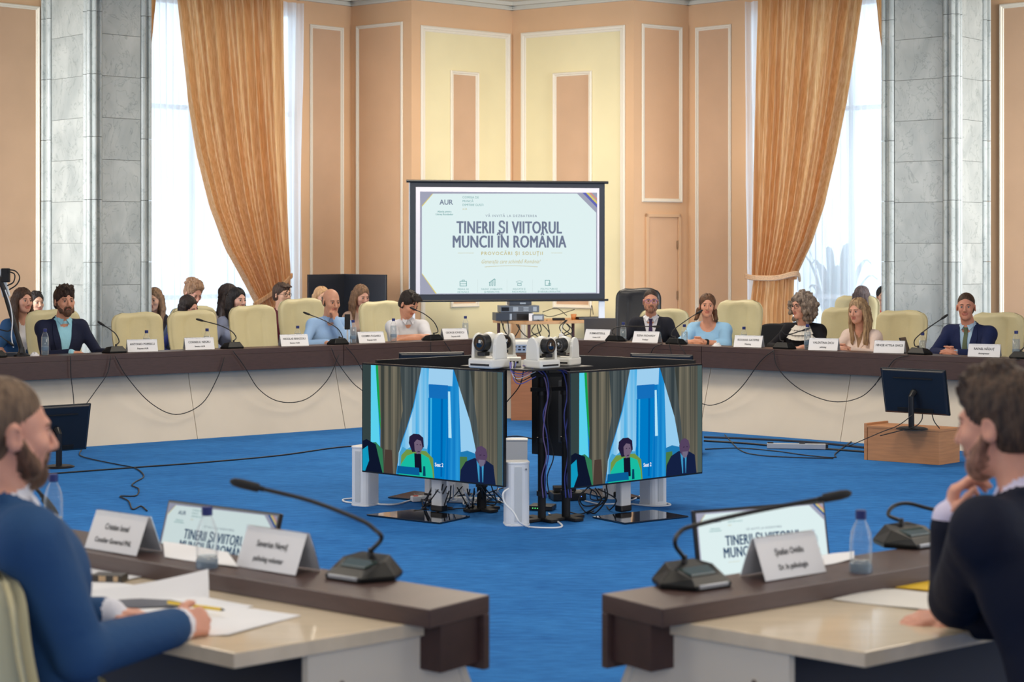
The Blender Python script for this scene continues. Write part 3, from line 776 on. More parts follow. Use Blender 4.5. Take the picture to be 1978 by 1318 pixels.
b_ = pxz(-40, 985, .80)
mic(b_, R(-36), [pxd(40, 925, 6.3), pxd(60, 935, 6.3), pxd(75, 950, 6.3), pxd(84, 962, 6.3)], 'microphone neck curving down behind man in blue suit', .0064, .0135)

# ================================================================== NAME CARDS
M_paper = mat('paper_white', (238, 238, 240), .7)
M_card = mat('card_paper', (232, 232, 234), .7)
M_ink = mat('ink_black', (40, 42, 48), .6)
M_acr = mat('clear_acrylic', (250, 252, 255), .04, trans=1.0); M_acr.node_tree.nodes['Principled BSDF'].inputs['IOR'].default_value = 1.08
def name_card(loc, rz, lines, label, w_=.275, h=.112, sp=.062, s1=.030, s2=.022, user_text=False):
    t = thing('name_card', label, 'name card', loc, rz, 'name cards on the table')
    mb = MB()
    for s in (-1, 1):
        mb.hull8([(-w_ / 2, s * sp, .0), (w_ / 2, s * sp, .0), (w_ / 2, s * sp - s * .002, 0), (-w_ / 2, s * sp - s * .002, 0)],
                 [(-w_ / 2, s * .004, h), (w_ / 2, s * .004, h), (w_ / 2, s * .002, h), (-w_ / 2, s * .002, h)])
    mb.build('holder', M_acr, t)
    ang = math.atan2(sp, h)
    for s in (-1, 1):
        mb = MB(); k0, k1 = .03, .985
        P = lambda x, k, o: (x, s * (sp * (1 - k) + .0025 + o), h * k)
        mb.hull8([P(-w_ / 2 + .004, k0, 0), P(w_ / 2 - .004, k0, 0), P(w_ / 2 - .004, k0, .001), P(-w_ / 2 + .004, k0, .001)],
                 [P(-w_ / 2 + .004, k1, 0), P(w_ / 2 - .004, k1, 0), P(w_ / 2 - .004, k1, .001), P(-w_ / 2 + .004, k1, .001)])
        pc = mb.build('paper', M_card, t)
        for (tx, sz, k) in ((lines[0], s1, .62), (lines[1] if len(lines) > 1 else '', s2, .28)):
            if not tx: continue
            y = s * (sp * (1 - k) + .0050)
            text(tx, sz, M_ink, pc, (0, y, h * k), rot=(R(90) - ang, 0, 0 if s < 0 else R(180)), bold=.0005, sx=.8)
    return t
def far_card(px, lines, label, wpx=58):
    p, l = on_riser(px, .125)
    # local -Y looks to the ring's centre
    n = l.n; rz = math.atan2(n.x, -n.y)
    return name_card(p, rz * .6, lines, label)
far_card(274, ['ANTONIO POPESCU', 'Deputat AUR'], 'white name card in front of the leftmost empty cream chair')
far_card(384, ['CORNELIU NEGRU', 'Senator AUR'], 'white name card in front of second empty cream chair')
far_card(567, ['NICOLAE BRINZOIU', 'Senator AUR'], 'white name card left of the balding man in blue shirt')
far_card(715, ['COSMIN FUGARIU', 'Deputat AUR'], 'white name card between balding man and young man')
far_card(877, ['GEORGE IONESCU', 'Deputat AUR'], 'white name card beside bottle, left of the stacked cameras')
far_card(1156, ['SUBMINISTERUL', 'Invitat AUR'], 'white name card in front of the open laptop')
far_card(1250, ['ELENA RICHARDY', 'Profesor'], 'white name card in front of man in dark suit and purple tie')
far_card(1447, ['ROXANA GATEPRE', 'Psiholog'], 'white name card right of woman in light blue blouse')
far_card(1592, ['VALENTINA DICU', 'psiholog'], 'white name card right of curly haired woman')
far_card(1719, ['HINCIE ATTILA GHICE'], 'white name card right of blonde woman, single line of text')
far_card(1902, ['RAFAEL NĂDUȚ', 'Antreprenor'], 'white name card in front of man in navy suit')
def near_card(px, py, rz, lines, label): return name_card(pxz(px, py, .80), R(rz), lines, label, w_=.255, h=.118, sp=.05, s1=.026, s2=.022)
near_card(238, 1064, -38, ['Cristian Ionel', 'Consilier Guvernul PNL'], 'near left name card closest to man in blue suit')
near_card(537, 1100, -38, ['Severius Neguț', 'psiholog voluntar'], 'near left name card beside the large microphone')
near_card(1513, 1111, 37, ['Ștefan Ovidiu', 'Dr. în psihologie'], 'near right name card in front of the small monitor')

# ================================================================== BOTTLES
def clear_mat(name, rgb, a0, a1, rough=.05):
    m = mat(name, rgb, rough, spec=1.0, coat=.8); nt = m.node_tree; b = nt.nodes['Principled BSDF']
    lw = nt.nodes.new('ShaderNodeLayerWeight'); lw.inputs[0].default_value = .35
    mr = nt.nodes.new('ShaderNodeMapRange'); mr.inputs[1].default_value = .15; mr.inputs[2].default_value = .85; mr.inputs[3].default_value = a0; mr.inputs[4].default_value = a1
    nt.links.new(lw.outputs['Facing'], mr.inputs[0]); nt.links.new(mr.outputs[0], b.inputs['Alpha']); return m
M_pet = clear_mat('bottle_plastic', (206, 216, 224), .07, .62)
M_water = clear_mat('water', (150, 172, 184), .28, .75)
M_cap = mat('bottle_cap_navy', (26, 42, 110), .4)
M_lab = mat('bottle_label', (120, 150, 178), .3, alpha=.45)
def bottle(level):
    t = thing('water_bottle', 'x', 'bottle')
    prof = [(.001, .004), (.024, .0), (.031, .006), (.032, .03), (.030, .036), (.032, .042), (.032, .075), (.0305, .08), (.032, .085), (.032, .14), (.029, .165), (.022, .185), (.0145, .200), (.0135, .214), (.0135, .222)]
    mb = MB(); mb.lathe(prof, n=20); mb.build('body', M_pet, t, smooth=True)
    mb = MB(); mb.lathe([(.0155, .205), (.016, .207), (.016, .228), (.0145, .231), (.0001, .231)], n=20); mb.build('cap', M_cap, t, smooth=False)
    mb = MB(); mb.lathe([(.0001, .005), (.022, .003), (.0295, .009), (.0298, level), (.0001, level)], n=20); mb.build('water', M_water, t, smooth=True)
    mb = MB(); mb.lathe([(.0326, .045), (.0328, .046), (.0328, .075), (.0326, .076)], n=20); mb.build('label', M_lab, t, smooth=True)
    return t
BT = bottle(.16); BN = bottle(.085)
def far_bottle(px, label, u=.3, z=.7495):
    p, l = on_riser(px, u, z if u > .25 else .80)
    if u <= .25: p.z = .80
    return place(BT, p, random.uniform(0, 6), label, 'water bottles on the far table')
far_bottle(87, 'water bottle left of the bearded man in navy jacket', .12)
far_bottle(283, 'water bottle behind the leftmost name card', .33)
far_bottle(400, 'water bottle behind the second name card', .33)
far_bottle(575, 'water bottle behind name card left of balding man', .33)
far_bottle(760, 'water bottle in front of young man looking down', .15)
far_bottle(899, 'water bottle standing alone left of the projector table', .15)
far_bottle(1204, 'water bottle left of man in dark suit', .33)
far_bottle(1322, 'water bottle left of woman in light blue blouse', .36)
far_bottle(1437, 'water bottle behind name card right of woman in blue', .33)
far_bottle(1560, 'water bottle in front of curly haired woman', .15)
far_bottle(1782, 'water bottle behind microphone left of man in navy suit', .36)
far_bottle(1963, 'water bottle at the right picture edge', .15)
far_bottle(682, 'small water bottle beside the phone on its stand', .12)
p = pxz(400, 1130, .7495); place(BN, p, .3, 'near left water bottle beside paper held by man in blue suit', 'near water bottles')
p = pxz(1663, 1139, .7495); place(BN, p, 1.3, 'near right water bottle beside yellow folder', 'near water bottles')
p = pxz(103, 1048, .7495); place(BN, p, 2.3, 'water bottle beside the beard of man in blue suit', 'near water bottles')
# ================================================================== DISPLAYS IN THE MIDDLE OF THE RING
M_bezel = mat('bezel_black', (16, 17, 20), .3)
M_tvback = mat('display_back', (46, 50, 55), .5)
M_white = mat('white_plastic', (232, 234, 236), .4)
M_glassblk = mat('black_glass', (20, 20, 22), .05, coat=1.0, spec=.9)
M_wood = mat('beech_veneer', (206, 146, 100), .45, noise=.10, nscale=5, stretch=(1, 1, 12))
TVW, TVH = 1.21, .722
CAM_C = {}
def screen_pic(parent, w_, h_, y):
    """the video call picture on the display, polygons in u right, v down, 0..1"""
    fs_ = fabric_stripes('screen_curtain', (118, 112, 96), (58, 62, 58), 30)
    fg = fabric_stripes('screen_curtain_shade', (84, 92, 92), (52, 62, 66), 34)
    fb = fabric_stripes('screen_window_blue', (40, 150, 214), (0, 112, 190), 16)
    fw = fabric_stripes('screen_window_white', (168, 214, 240), (60, 170, 226), 14)
    C = lambda n, c, k=1.0: flat('screen_' + n, c, k)
    L = [
        (fb, [(0, 0), (1, 0), (1, 1), (0, 1)]),
        (C('dark_wall', (52, 66, 66)), [(0, 0), (.065, 0), (.065, 1), (0, 1)]),
        (C('cyan_edge', (90, 208, 236)), [(.062, 0), (.10, 0), (.13, .75), (.08, 1), (.06, .9)]),
        (C('green_edge', (20, 158, 74)), [(.098, 0), (.118, 0), (.132, .2), (.135, .62), (.125, .52), (.108, .25)]),
        (fs_, [(.115, 0), (.43, 0), (.40, .18), (.37, .36), (.325, .55), (.28, .72), (.25, 1), (.13, 1), (.135, .5)]),
        (fg, [(.28, 0), (.435, 0), (.405, .18), (.375, .36), (.33, .55), (.285, .72), (.262, .9), (.25, .75), (.30, .4)]),
        (fw, [(.435, 0), (.49, 0), (.49, .62), (.45, .98), (.26, .98), (.27, .8), (.33, .57), (.38, .37)]),
        (C('sky_top', (158, 206, 238)), [(.49, .0), (.66, 0), (.655, .15), (.485, .15)]),
        (C('blind', (20, 110, 186)), [(.488, .145), (.625, .145), (.62, .27), (.49, .27)]),
        (C('post', (0, 122, 196)), [(.485, .27), (.62, .27), (.61, .66), (.60, 1.0), (.48, 1.0)]),
        (C('light_strip', (176, 226, 246)), [(.625, .2), (.64, .2), (.65, .62), (.628, .62)]),
        (C('sky_right', (150, 204, 238)), [(.70, .14), (.735, .22), (.80, .5), (.84, .72), (.84, .78), (.715, .74)]),
        (fg, [(.665, 0), (.80, 0), (.83, .3), (.86, .74), (.82, .72), (.78, .46), (.72, .22)]),
        (fs_, [(.78, 0), (1, 0), (1, 1), (.86, 1), (.85, .72), (.82, .4)]),
        (C('wall_edge', (76, 92, 90)), [(.965, 0), (1, 0), (1, 1), (.965, 1)]),
        (C('city_line', (70, 160, 206)), [(.275, .80), (.30, .74), (.33, .76), (.36, .73), (.48, .74), (.48, .98), (.27, .98)]),
        (C('city_line_dark', (30, 120, 176)), [(.71, .74), (.76, .72), (.84, .75), (.84, .82), (.715, .86)]),
        (C('fold_dark', (0, 96, 170)), [(.575, .27), (.59, .27), (.585, .98), (.572, .98)]),
        (C('fold_light', (60, 176, 226)), [(.50, .27), (.512, .27), (.508, .98), (.498, .98)]),
        # left sitter cut by the edge
        (C('seat_green_dark', (48, 120, 84)), [(.02, .74), (.10, .72), (.15, .78), (.16, 1), (0, 1)]),
        (C('jacket_dark', (14, 22, 44)), [(.0, .72), (.03, .70), (.10, .74), (.12, .85), (.15, 1), (.0, 1)]),
        (C('shirt_cyan', (16, 150, 188)), [(.0, .80), (.04, .76), (.05, .9), (.02, 1), (.0, 1)]),
        (C('brown_item', (72, 58, 52)), [(.17, .78), (.22, .78), (.23, 1), (.16, 1)]),
        # woman in the middle
        (C('seat_yellow', (110, 148, 70)), [(.29, .82), (.33, .76), (.47, .76), (.52, .82), (.53, 1), (.28, 1)]),
        (C('green_jacket', (24, 186, 160)), [(.29, .90), (.33, .82), (.38, .79), (.44, .79), (.49, .82), (.515, .92), (.52, 1), (.27, 1)]),
        (C('black_top', (18, 20, 40)), [(.385, .79), (.435, .79), (.44, .96), (.39, .96)]),
        (C('hair_dark', (36, 28, 58)), [(.345, .70), (.35, .64), (.38, .61), (.42, .61), (.45, .64), (.455, .72), (.43, .77), (.37, .78)]),
        (C('face_blue', (112, 96, 118)), [(.385, .69), (.405, .66), (.435, .67), (.445, .73), (.43, .785), (.405, .795), (.388, .76)]),
        (C('feature_dark', (60, 46, 72)), [(.402, .705), (.412, .702), (.412, .711), (.402, .713)]),
        (C('feature_dark', (60, 46, 72)), [(.425, .702), (.436, .705), (.436, .713), (.425, .711)]),
        (C('feature_dark', (60, 46, 72)), [(.408, .765), (.428, .765), (.424, .775), (.411, .775)]),
        (C('laptop', (10, 92, 148)), [(.265, .92), (.42, .92), (.425, .99), (.26, .99)]),
        (C('bottle_dark', (6, 66, 96)), [(.45, .90), (.465, .90), (.468, .99), (.448, .99)]),
        # man at the right
        (C('seat_green', (72, 118, 70)), [(.71, .78), (.76, .775), (.77, 1), (.71, 1)]),
        (C('suit_navy', (20, 32, 66)), [(.715, .9), (.75, .82), (.81, .78), (.89, .79), (.94, .83), (.955, 1), (.71, 1)]),
        (C('shirt_pale', (60, 150, 196)), [(.825, .80), (.875, .80), (.87, .99), (.84, .99)]),
        (C('tie_navy', (22, 46, 92)), [(.845, .84), (.86, .84), (.866, .99), (.846, .99)]),
        (C('head', (84, 66, 96)), [(.815, .73), (.83, .68), (.86, .665), (.89, .69), (.90, .75), (.885, .82), (.86, .845), (.835, .82), (.82, .78)]),
        (C('feature_dark', (60, 46, 72)), [(.846, .745), (.858, .742), (.858, .752), (.846, .754)]),
        (C('feature_dark', (60, 46, 72)), [(.872, .742), (.884, .745), (.884, .754), (.872, .752)]),
        (C('beard', (110, 104, 128)), [(.84, .79), (.885, .79), (.875, .84), (.855, .852), (.84, .83)]),
    ]
    mb = MB(); mats = []
    for k, (m, poly) in enumerate(L):
        if m not in mats: mats.append(m)
        mi = mats.index(m)
        mb.add([((u - .5) * w_, y - .00012 * k, (.5 - v) * h_) for u, v in poly], [tuple(range(len(poly)))], mi)
    o = mb.build('screen_picture', mats, parent)
    # triangulated n-gons may be concave: fine for Cycles
    text('Seat 2', .034, flat('screen_white', (240, 245, 250), 1.0), parent, (.065 * w_, y - .006, (.5 - .875) * h_), bold=.0006, sx=.85)
    return o
def tv(name, label, left, right, z0, z1, pole_xy, base_poly, picture=True, pole_mat=None, pole_r=(.046, .03)):
    """left/right plan ends of the screen face as the camera sees them"""
    a, b_ = Vector(left), Vector(right); c = (a + b_) / 2; d = (b_ - a); w_ = d.length; rz = math.atan2(d.y, d.x)
    h = z1 - z0; zc = (z0 + z1) / 2
    t = thing(name, label, 'display', (c.x, c.y, zc), rz, 'displays in the middle of the ring')
    s = 1 if picture else -1       # +1: picture faces -Y (camera)
    mb = MB(); mb.box((0, .012 * s, 0), (w_, .022, h)); pnl = mb.build('panel', M_bezel, t, bevel=.002)
    mb = MB(); mb.box((0, .045 * s, -.04), (w_ * .62, .05, h * .62)); mb.build('back_cover', M_tvback, t, bevel=.012)
    if picture: screen_pic(t, w_ - .018, h - .022, -.0005)
    else:
        for k in range(5):
            mb = MB(); mb.box((0, .072 * s, -.12 + k * .04), (.35, .006, .008)); mb.build('vent_rib', M_black, t)
    inv = Matrix.Rotation(-rz, 3, 'Z')
    def loc(p, z): q = inv @ Vector((p[0] - c.x, p[1] - c.y, 0)); return Vector((q.x, q.y, z - zc))
    pc = loc(pole_xy, 0)
    mb = MB()
    pb = -zc + .012
    mb.box((pc.x, pc.y, (pb + .05) / 2), (pole_r[0] * 2, pole_r[1] * 2, abs(pb - .05))); mb.build('pole', pole_mat or M_white, t, bevel=.012, seg=3)
    mb = MB(); mb.box((pc.x, pc.y, pb + .022), (pole_r[0] * 2 + .006, pole_r[1] * 2 + .006, .044)); mb.build('pole_collar', M_dark, t, bevel=.01)
    mb = MB(); mb.box((pc.x * .5 + 0, (pc.y + .03 * s) / 2, .0), (.25, abs(pc.y) + .02, .12)); mb.build('mount_bracket', M_black, t)
    mb = MB(); pts = [loc(p, .004) for p in base_poly]
    mb.prism([(p.x, p.y) for p in pts], -zc + .003, -zc + .012); mb.build('base_plate', M_glassblk, t, bevel=.002)
    return t
def floor_pt(px, py): p = pxz(px, py, 0.005); return (p.x, p.y)
tv('display', 'large display on left of the pair, showing video call with two people', (-.998, 11.70), (-.050, 10.95), .246, .972, floor_pt(848, 990),
   [floor_pt(708, 996), floor_pt(849, 1012), floor_pt(908, 999), floor_pt(797, 986)])
tv('display', 'large display on right of the pair, showing the same video call', (.355, 10.86), (1.258, 11.62), .246, .972, floor_pt(1204, 990),
   [floor_pt(1144, 1000), floor_pt(1207, 1012.5), floor_pt(1330, 999), floor_pt(1261, 987)])
tv('display', 'display turned away behind the left display, only its top edge seen', (-.93, 11.95), (-.05, 12.70), .25, .975, (-.55, 12.1),
   [floor_pt(749, 962), floor_pt(800, 966), floor_pt(850, 956), floor_pt(800, 950)], False)
tv('display', 'display turned away behind right display, black back seen between the poles', (.155, 12.70), (1.25, 11.95), .25, .975, (.75, 12.15),
   [floor_pt(1108, 948), floor_pt(1170, 963), floor_pt(1244, 963), floor_pt(1180, 945)], False)

# ------------------------------------------------------------------ black rack poles and tray carrying the cameras
rk = thing('camera_rack', 'black pole rack with tray between displays holding white cameras', 'stand', (.06, 11.4, 0))
TZ = .985
def rp_(x, y): return (x - .06, y - 11.4)
for (x, y, r_) in ((.19, 10.95 + .25, .026), (.345, 11.25, .028), (-.20, 11.62, .032)):
    a = rp_(x, y)
    mb = MB(); mb.cyl((a[0], a[1], .02), (a[0], a[1], TZ - .02), r_, n=20); po = mb.build('pole', M_black, rk, smooth=False)
    for z in (.16, .5, .80): 
        mb = MB(); mb.cyl((a[0], a[1], z), (a[0], a[1], z + .03), r_ + .008, n=20); mb.cyl((a[0] + r_, a[1], z + .015), (a[0] + r_ + .02, a[1] - .01, z + .015), .006); mb.build('clamp', M_dark, po)
    mb = MB(); mb.box((a[0], a[1], .012), (.26, .07, .018), (0, 0, .7)); mb.box((a[0], a[1], .0125), (.07, .26, .018), (0, 0, .7)); mb.build('foot', M_black, po, bevel=.003)
mb = MB(); mb.prism([rp_(-.33, 11.25), rp_(.10, 10.85), rp_(.52, 11.2), rp_(.09, 11.85)], TZ - .012, TZ); mb.build('tray', M_dark, rk, bevel=.002)
for z in (.84, .93):
    mb = MB(); mb.box((.24 - .06, 11.18 - 11.4, z), (.26, .02, .025), (0, 0, .4)); mb.build('cross_bar', M_black, rk)

# ------------------------------------------------------------------ robotic cameras
M_ptz = mat('camera_white', (228, 228, 222), .35)
def ptz():
    t = thing('robotic_camera', 'x', 'camera')
    mb = MB(); mb.box((0, 0, .025), (.17, .165, .05)); bs = mb.build('base', M_ptz, t, bevel=.012, seg=3)
    mb = MB(); mb.box((0, -.0835, .018), (.13, .002, .010)); mb.build('front_slot', M_black, bs)
    mb = MB(); mb.box((0, .0835, .027), (.12, .002, .028)); mb.build('rear_sockets', M_dark, bs)
    for s in (-1, 1):
        mb = MB(); pr = [(-.055, .045), (.055, .045), (.05, .12)] + [(.047 * math.cos(a), .128 + .047 * math.sin(a)) for a in [math.pi * k / 8 for k in range(0, 9)]] + [(-.05, .12)]
        mb.hull8([(s * .062, y, z) for y, z in pr], [(s * .084, y, z) for y, z in pr]); mb.build('yoke_arm', M_ptz, t, bevel=.006, seg=3)
    mb = MB(); mb.ball((0, 0, .125), (.060, .058, .056), 20); hd = mb.build('head', M_ptz, t, smooth=True)
    mb = MB(); mb.cyl((0, -.03, .128), (0, -.085, .128), .046, .043, n=28); mb.build('lens_barrel', M_dark, hd, bevel=.004)
    mb = MB(); mb.cyl((0, -.084, .128), (0, -.088, .128), .034, .034, n=28); mb.ball((0, -.084, .128), (.026, .010, .026), 20); mb.build('lens', M_glassblk, hd)
    mb = MB(); mb.box((0, -.05, .072), (.05, .05, .02)); mb.build('head_chin', M_dark, hd, bevel=.004)
    return t
PT = ptz()
for (px_, d, rz, lb, sc) in ((945, 11.05, -38, 'white robotic camera at the left front of tray, big dark lens', 1.15), (1046, 11.03, 42, 'white robotic camera at right front of tray with lens turned right', 1.02),
                         (968, 11.55, 20, 'white robotic camera behind the left front camera', 1.0), (1091, 11.3, -30, 'white robotic camera at the right end of tray', .95)):
    p = pxd(px_, 700, d); o = place(PT, (p.x, d, TZ), R(rz), lb, 'white robotic cameras on the tray'); o.scale = (sc, sc, sc * 1.08)
o = thing('router_box', 'small white box with cables between the robotic cameras', 'box', (pxd(990, 700, 11.15).x, 11.15, TZ))
mb = MB(); mb.box((0, 0, .03), (.11, .08, .06)); mb.build('case', M_ptz, o, bevel=.006)
for k in range(4):
    mb = MB(); mb.box((-.035 + k * .022, -.0405, .03), (.014, .002, .014)); mb.build('socket', M_black, o)

# ------------------------------------------------------------------ column loudspeakers
M_spk = mat('speaker_white', (230, 234, 238), .5)
def column_speaker():
    t = thing('column_speaker', 'x', 'speaker')
    pl = [(-.075, .06), (-.075, -.03)] + [(-.075 + .05 * (1 - math.cos(a)), -.03 - .04 * math.sin(a)) for a in [math.pi / 2 * k / 4 for k in range(1, 5)]] + [(.025 + .05 * math.sin(a), -.03 - .04 * math.cos(a)) for a in [math.pi / 2 * k / 4 for k in range(0, 5)]] + [(.075, .06)]
    mb = MB(); mb.prism(pl, .012, .388); b_ = mb.build('cabinet', M_spk, t, bevel=.003)
    for z in (0, .388):
        mb = MB(); mb.prism([(x * 1.04, y * 1.04) for x, y in pl], z, z + .012); mb.build('end_cap', mat('speaker_cap', (236, 238, 240), .35), t, bevel=.002)
    mb = MB(); mb.prism([(-.022, -.0735), (.022, -.0735), (.022, -.0705), (-.022, -.0705)], .03, .37); mb.build('grille', mat('speaker_grille', (206, 212, 216), .6, bump=.4, bscale=700), t)
    mb = MB(); mb.cyl((.05, -.066, .355), (.05, -.074, .355), .006, n=12); mb.build('badge', M_steel, t)
    return t
SPK = column_speaker()
for (px_, py_, rz, lb, hs) in ((704, 976, -35, 'white column speaker under the left end of left display', 1.0), (998, 1014, 8, 'white column speaker nearest the camera between both displays', 1.0),
                               (998, 958, 180, 'white column speaker behind the nearest one, slotted back', 1.0), (1263, 975, 35, 'white column speaker under right display', 1.0), (1188, 962, 10, 'white column speaker mostly hidden behind right display pole', .5), (884, 955, 10, 'white column speaker hidden low behind left display', .5)):
    p = pxz(px_, py_, 0); place(SPK, p, R(rz), lb, 'white column speakers on the carpet').scale = (1, 1, hs)
# boxes of electronics on the carpet
def box_thing(name, label, cat, px_, py_, size, rz, m, details=()):
    p = pxz(px_, py_, 0); t = thing(name, label, cat, p, R(rz))
    mb = MB(); mb.box((0, 0, size[2] / 2 + .004), size); mb.build('case', m, t, bevel=.004)
    for (c, d, mm, nm) in details:
        mb = MB(); mb.box(c, d); mb.build(nm, mm, t)
    return t
M_led = mat('led_green', (90, 230, 120), .4, emit=1.5)
box_thing('network_switch', 'flat black network switch with green lights right of near speaker', 'switch', 1048, 985, (.16, .13, .03), -15, M_dark, [((-.05 + i * .016, -.066, .018), (.007, .002, .005), M_led, 'status_light') for i in range(6)])
box_thing('media_player', 'black electronics box below the right display, stacked pair', 'electronics', 1095, 965, (.23, .18, .05), 12, M_dark, [((.08, -.091, .03), (.006, .002, .006), mat('led_blue', (90, 140, 255), .4, emit=1.5), 'status_light'), ((0, -.091, .028), (.15, .002, .004), M_black, 'tray_slot')])
box_thing('media_player', 'small black box on top of the electronics box', 'electronics', 1090, 965, (.15, .12, .03), 5, M_black).location.z = .056
box_thing('power_strip', 'white power strip with red switch under left display', 'power strip', 838, 968, (.32, .06, .035), 20, M_white, [((-.13, 0, .041), (.03, .025, .006), mat('switch_red', (220, 60, 40), .4), 'switch')] + [((-.07 + i * .05, 0, .0395), (.034, .034, .003), mat('socket_grey', (190, 194, 198), .5), 'socket') for i in range(5)])
box_thing('power_strip', 'second white power strip right of the left display pole', 'power strip', 900, 972, (.28, .06, .035), -12, M_white, [((-.07 + i * .05, 0, .0395), (.034, .034, .003), mat('socket_grey', (190, 194, 198), .5), 'socket') for i in range(4)])
box_thing('floor_cable_box', 'long grey aluminium rail lying on carpet near the right table', 'rail', 1538, 868, (.50, .05, .045), -8, mat('aluminium_rail', (196, 200, 204), .35, .4), [((-.22, 0, .052), (.05, .03, .012), M_dark, 'clip'), ((.05, 0, .052), (.05, .03, .012), M_dark, 'clip'), ((.255, 0, .026), (.03, .045, .04), M_dark, 'end_cap')])

# ================================================================== CABLES
def cable(pts, r_, m, label, name='cable', n=6, group=None):
    mb = MB(); mb.tube(smooth_path(pts, 6), r_, n)
    o = mb.build(name, m, None, smooth=True)
    return tag(o, label, 'cable', group)
M_cab = mat('cable_black', (26, 26, 28), .5); M_cabw = mat('cable_white', (226, 230, 234), .5)
M_cabb = mat('cable_blue', (90, 100, 190), .5); M_cabv = mat('cable_violet', (150, 130, 190), .5)
def hang(pts, label, off=.035):
    out = []
    for x, y in pts:
        l, t = fline(x); out.append(l.off(off).at(x, y))
    cable(out, .0042, M_cab, label, 'hanging_cable', group='microphone cables hanging on the table fronts')
hang([(136, 688), (137, 725), (141, 760), (143, 784)], 'black cable dropping straight behind the left floor monitor')
hang([(214, 688), (207, 722), (185, 755), (165, 783)], 'black cable curving from first microphone to the left floor monitor')
hang([(222, 688), (245, 728), (290, 778), (340, 801), (390, 780), (420, 730), (434, 690)], 'black cable loop between first and second microphones on left')
hang([(450, 678), (472, 708), (500, 752), (540, 776), (590, 772), (632, 735), (655, 685)], 'black cable loop between second and third microphones on left')
hang([(640, 672), (652, 700), (680, 738), (700, 755)], 'black cable running down left of the left display')
hang([(668, 670), (685, 690), (700, 716)], 'short black cable falling beside the left display corner')
hang([(832, 660), (832, 676), (834, 690)], 'cable under the microphone of the young man')
hang([(858, 660), (866, 672), (872, 682)], 'cable right of the young man microphone')
hang([(1172, 660), (1150, 668), (1136, 682)], 'cable left of the microphone of man with purple tie')
hang([(1280, 664), (1263, 672), (1255, 690)], 'cable below left of the microphone of woman in blue')
hang([(1292, 664), (1296, 680), (1300, 700)], 'cable straight below the microphone of woman in blue')
hang([(1312, 665), (1322, 680), (1330, 700)], 'cable right below the microphone of woman in blue')
hang([(1496, 676), (1470, 697), (1435, 745), (1405, 772), (1375, 783), (1355, 780)], 'black cable loop right of the right display')
hang([(1494, 678), (1503, 712), (1545, 752), (1608, 776), (1665, 766), (1705, 725), (1728, 695), (1755, 687)], 'black cable loop ending above the right floor monitor')
hang([(1970, 694), (1940, 700), (1930, 720)], 'cable at the far right table edge')
def lay(pts, r_, m, label, z=.007, **k):
    return cable([pxz(x, y, z) for x, y in pts], r_, m, label, 'floor_cable', group='cables lying on the carpet', **k)
lay([(90, 916), (250, 904), (400, 893), (540, 880), (640, 866), (695, 861)], .006, M_cab, 'long black cable crossing the carpet left of displays')
lay([(158, 868), (155, 880), (185, 889), (230, 898), (262, 905), (278, 920), (262, 931), (255, 938), (268, 945), (262, 958), (232, 959), (248, 968), (256, 984), (272, 978), (284, 987)], .005, M_cab, 'thin tangled cable on carpet at left')
lay([(1360, 845), (1440, 848), (1520, 852), (1600, 858), (1676, 866)], .012, M_navy_under, 'upper dark cable bundle along foot of right table')
lay([(1360, 852), (1440, 857), (1520, 864), (1600, 868), (1680, 874)], .010, M_cab, 'lower dark cable bundle along foot of right table')
lay([(1362, 868), (1430, 866), (1500, 872), (1560, 880), (1612, 884), (1614, 876), (1650, 850), (1678, 838)], .005, M_cab, 'black cable wandering from rail to wooden box')
lay([(1856, 866), (1900, 870), (1978, 874)], .012, M_navy_under, 'dark cable bundle right of the wooden box')
lay([(1400, 840), (1430, 870), (1470, 880), (1540, 884), (1610, 886)], .005, M_cab, 'thin black cable below the aluminium rail')
lay([(700, 962), (664, 965), (668, 970), (690, 972), (760, 975), (800, 966), (830, 972), (850, 975)], .006, M_cabw, 'white speaker cable under left display')
lay([(1010, 1010), (1020, 1018), (1070, 1020), (1086, 1016), (1072, 1004), (1060, 992)], .006, M_cabw, 'white cable looping right of the near speaker')
lay([(1218, 974), (1260, 978), (1295, 976), (1280, 970)], .006, M_cabw, 'white cable around speaker under right display')
lay([(1130, 968), (1160, 974), (1200, 972), (1230, 962), (1248, 948)], .005, M_cabw, 'thin white cable behind right display pole')
lay([(970, 845), (1000, 843), (1030, 848)], .006, M_cab, 'black cable behind the back speaker')
p0 = pxd(976, 950, 10.9)
cable([pxd(983, 944, 10.88), pxd(972, 953, 10.85), pxd(975, 972, 10.84), pxd(992, 990, 10.82), pxd(1004, 1010, 10.8), pxz(1022, 1019, .007)], .006, M_cabw, 'white cable hanging over the near speaker')
rr = random.Random(11)
for k in range(28):
    x0 = rr.uniform(835, 965); x1 = x0 + rr.uniform(-70, 70); x1 = max(815, min(975, x1)); ym = rr.uniform(950, 985)
    a = pxd(x0, rr.uniform(935, 950), rr.uniform(11.3, 11.6)); e_ = pxz(x1, ym, .01); m_ = pxz((x0 + x1) / 2 + rr.uniform(-30, 30), ym + rr.uniform(-4, 6), .012)
    q = pxz(max(800, min(980, x1 + rr.uniform(-50, 50))), ym + rr.uniform(-15, 8), .012)
    cable([a, (a + m_) / 2 + Vector((rr.uniform(-.05, .05), 0, -.05)), m_, e_, q], .0045, M_cab if k % 4 else M_cabw, 'cable in the tangle under left display', 'tangled_cable', group='tangled cables under left display')
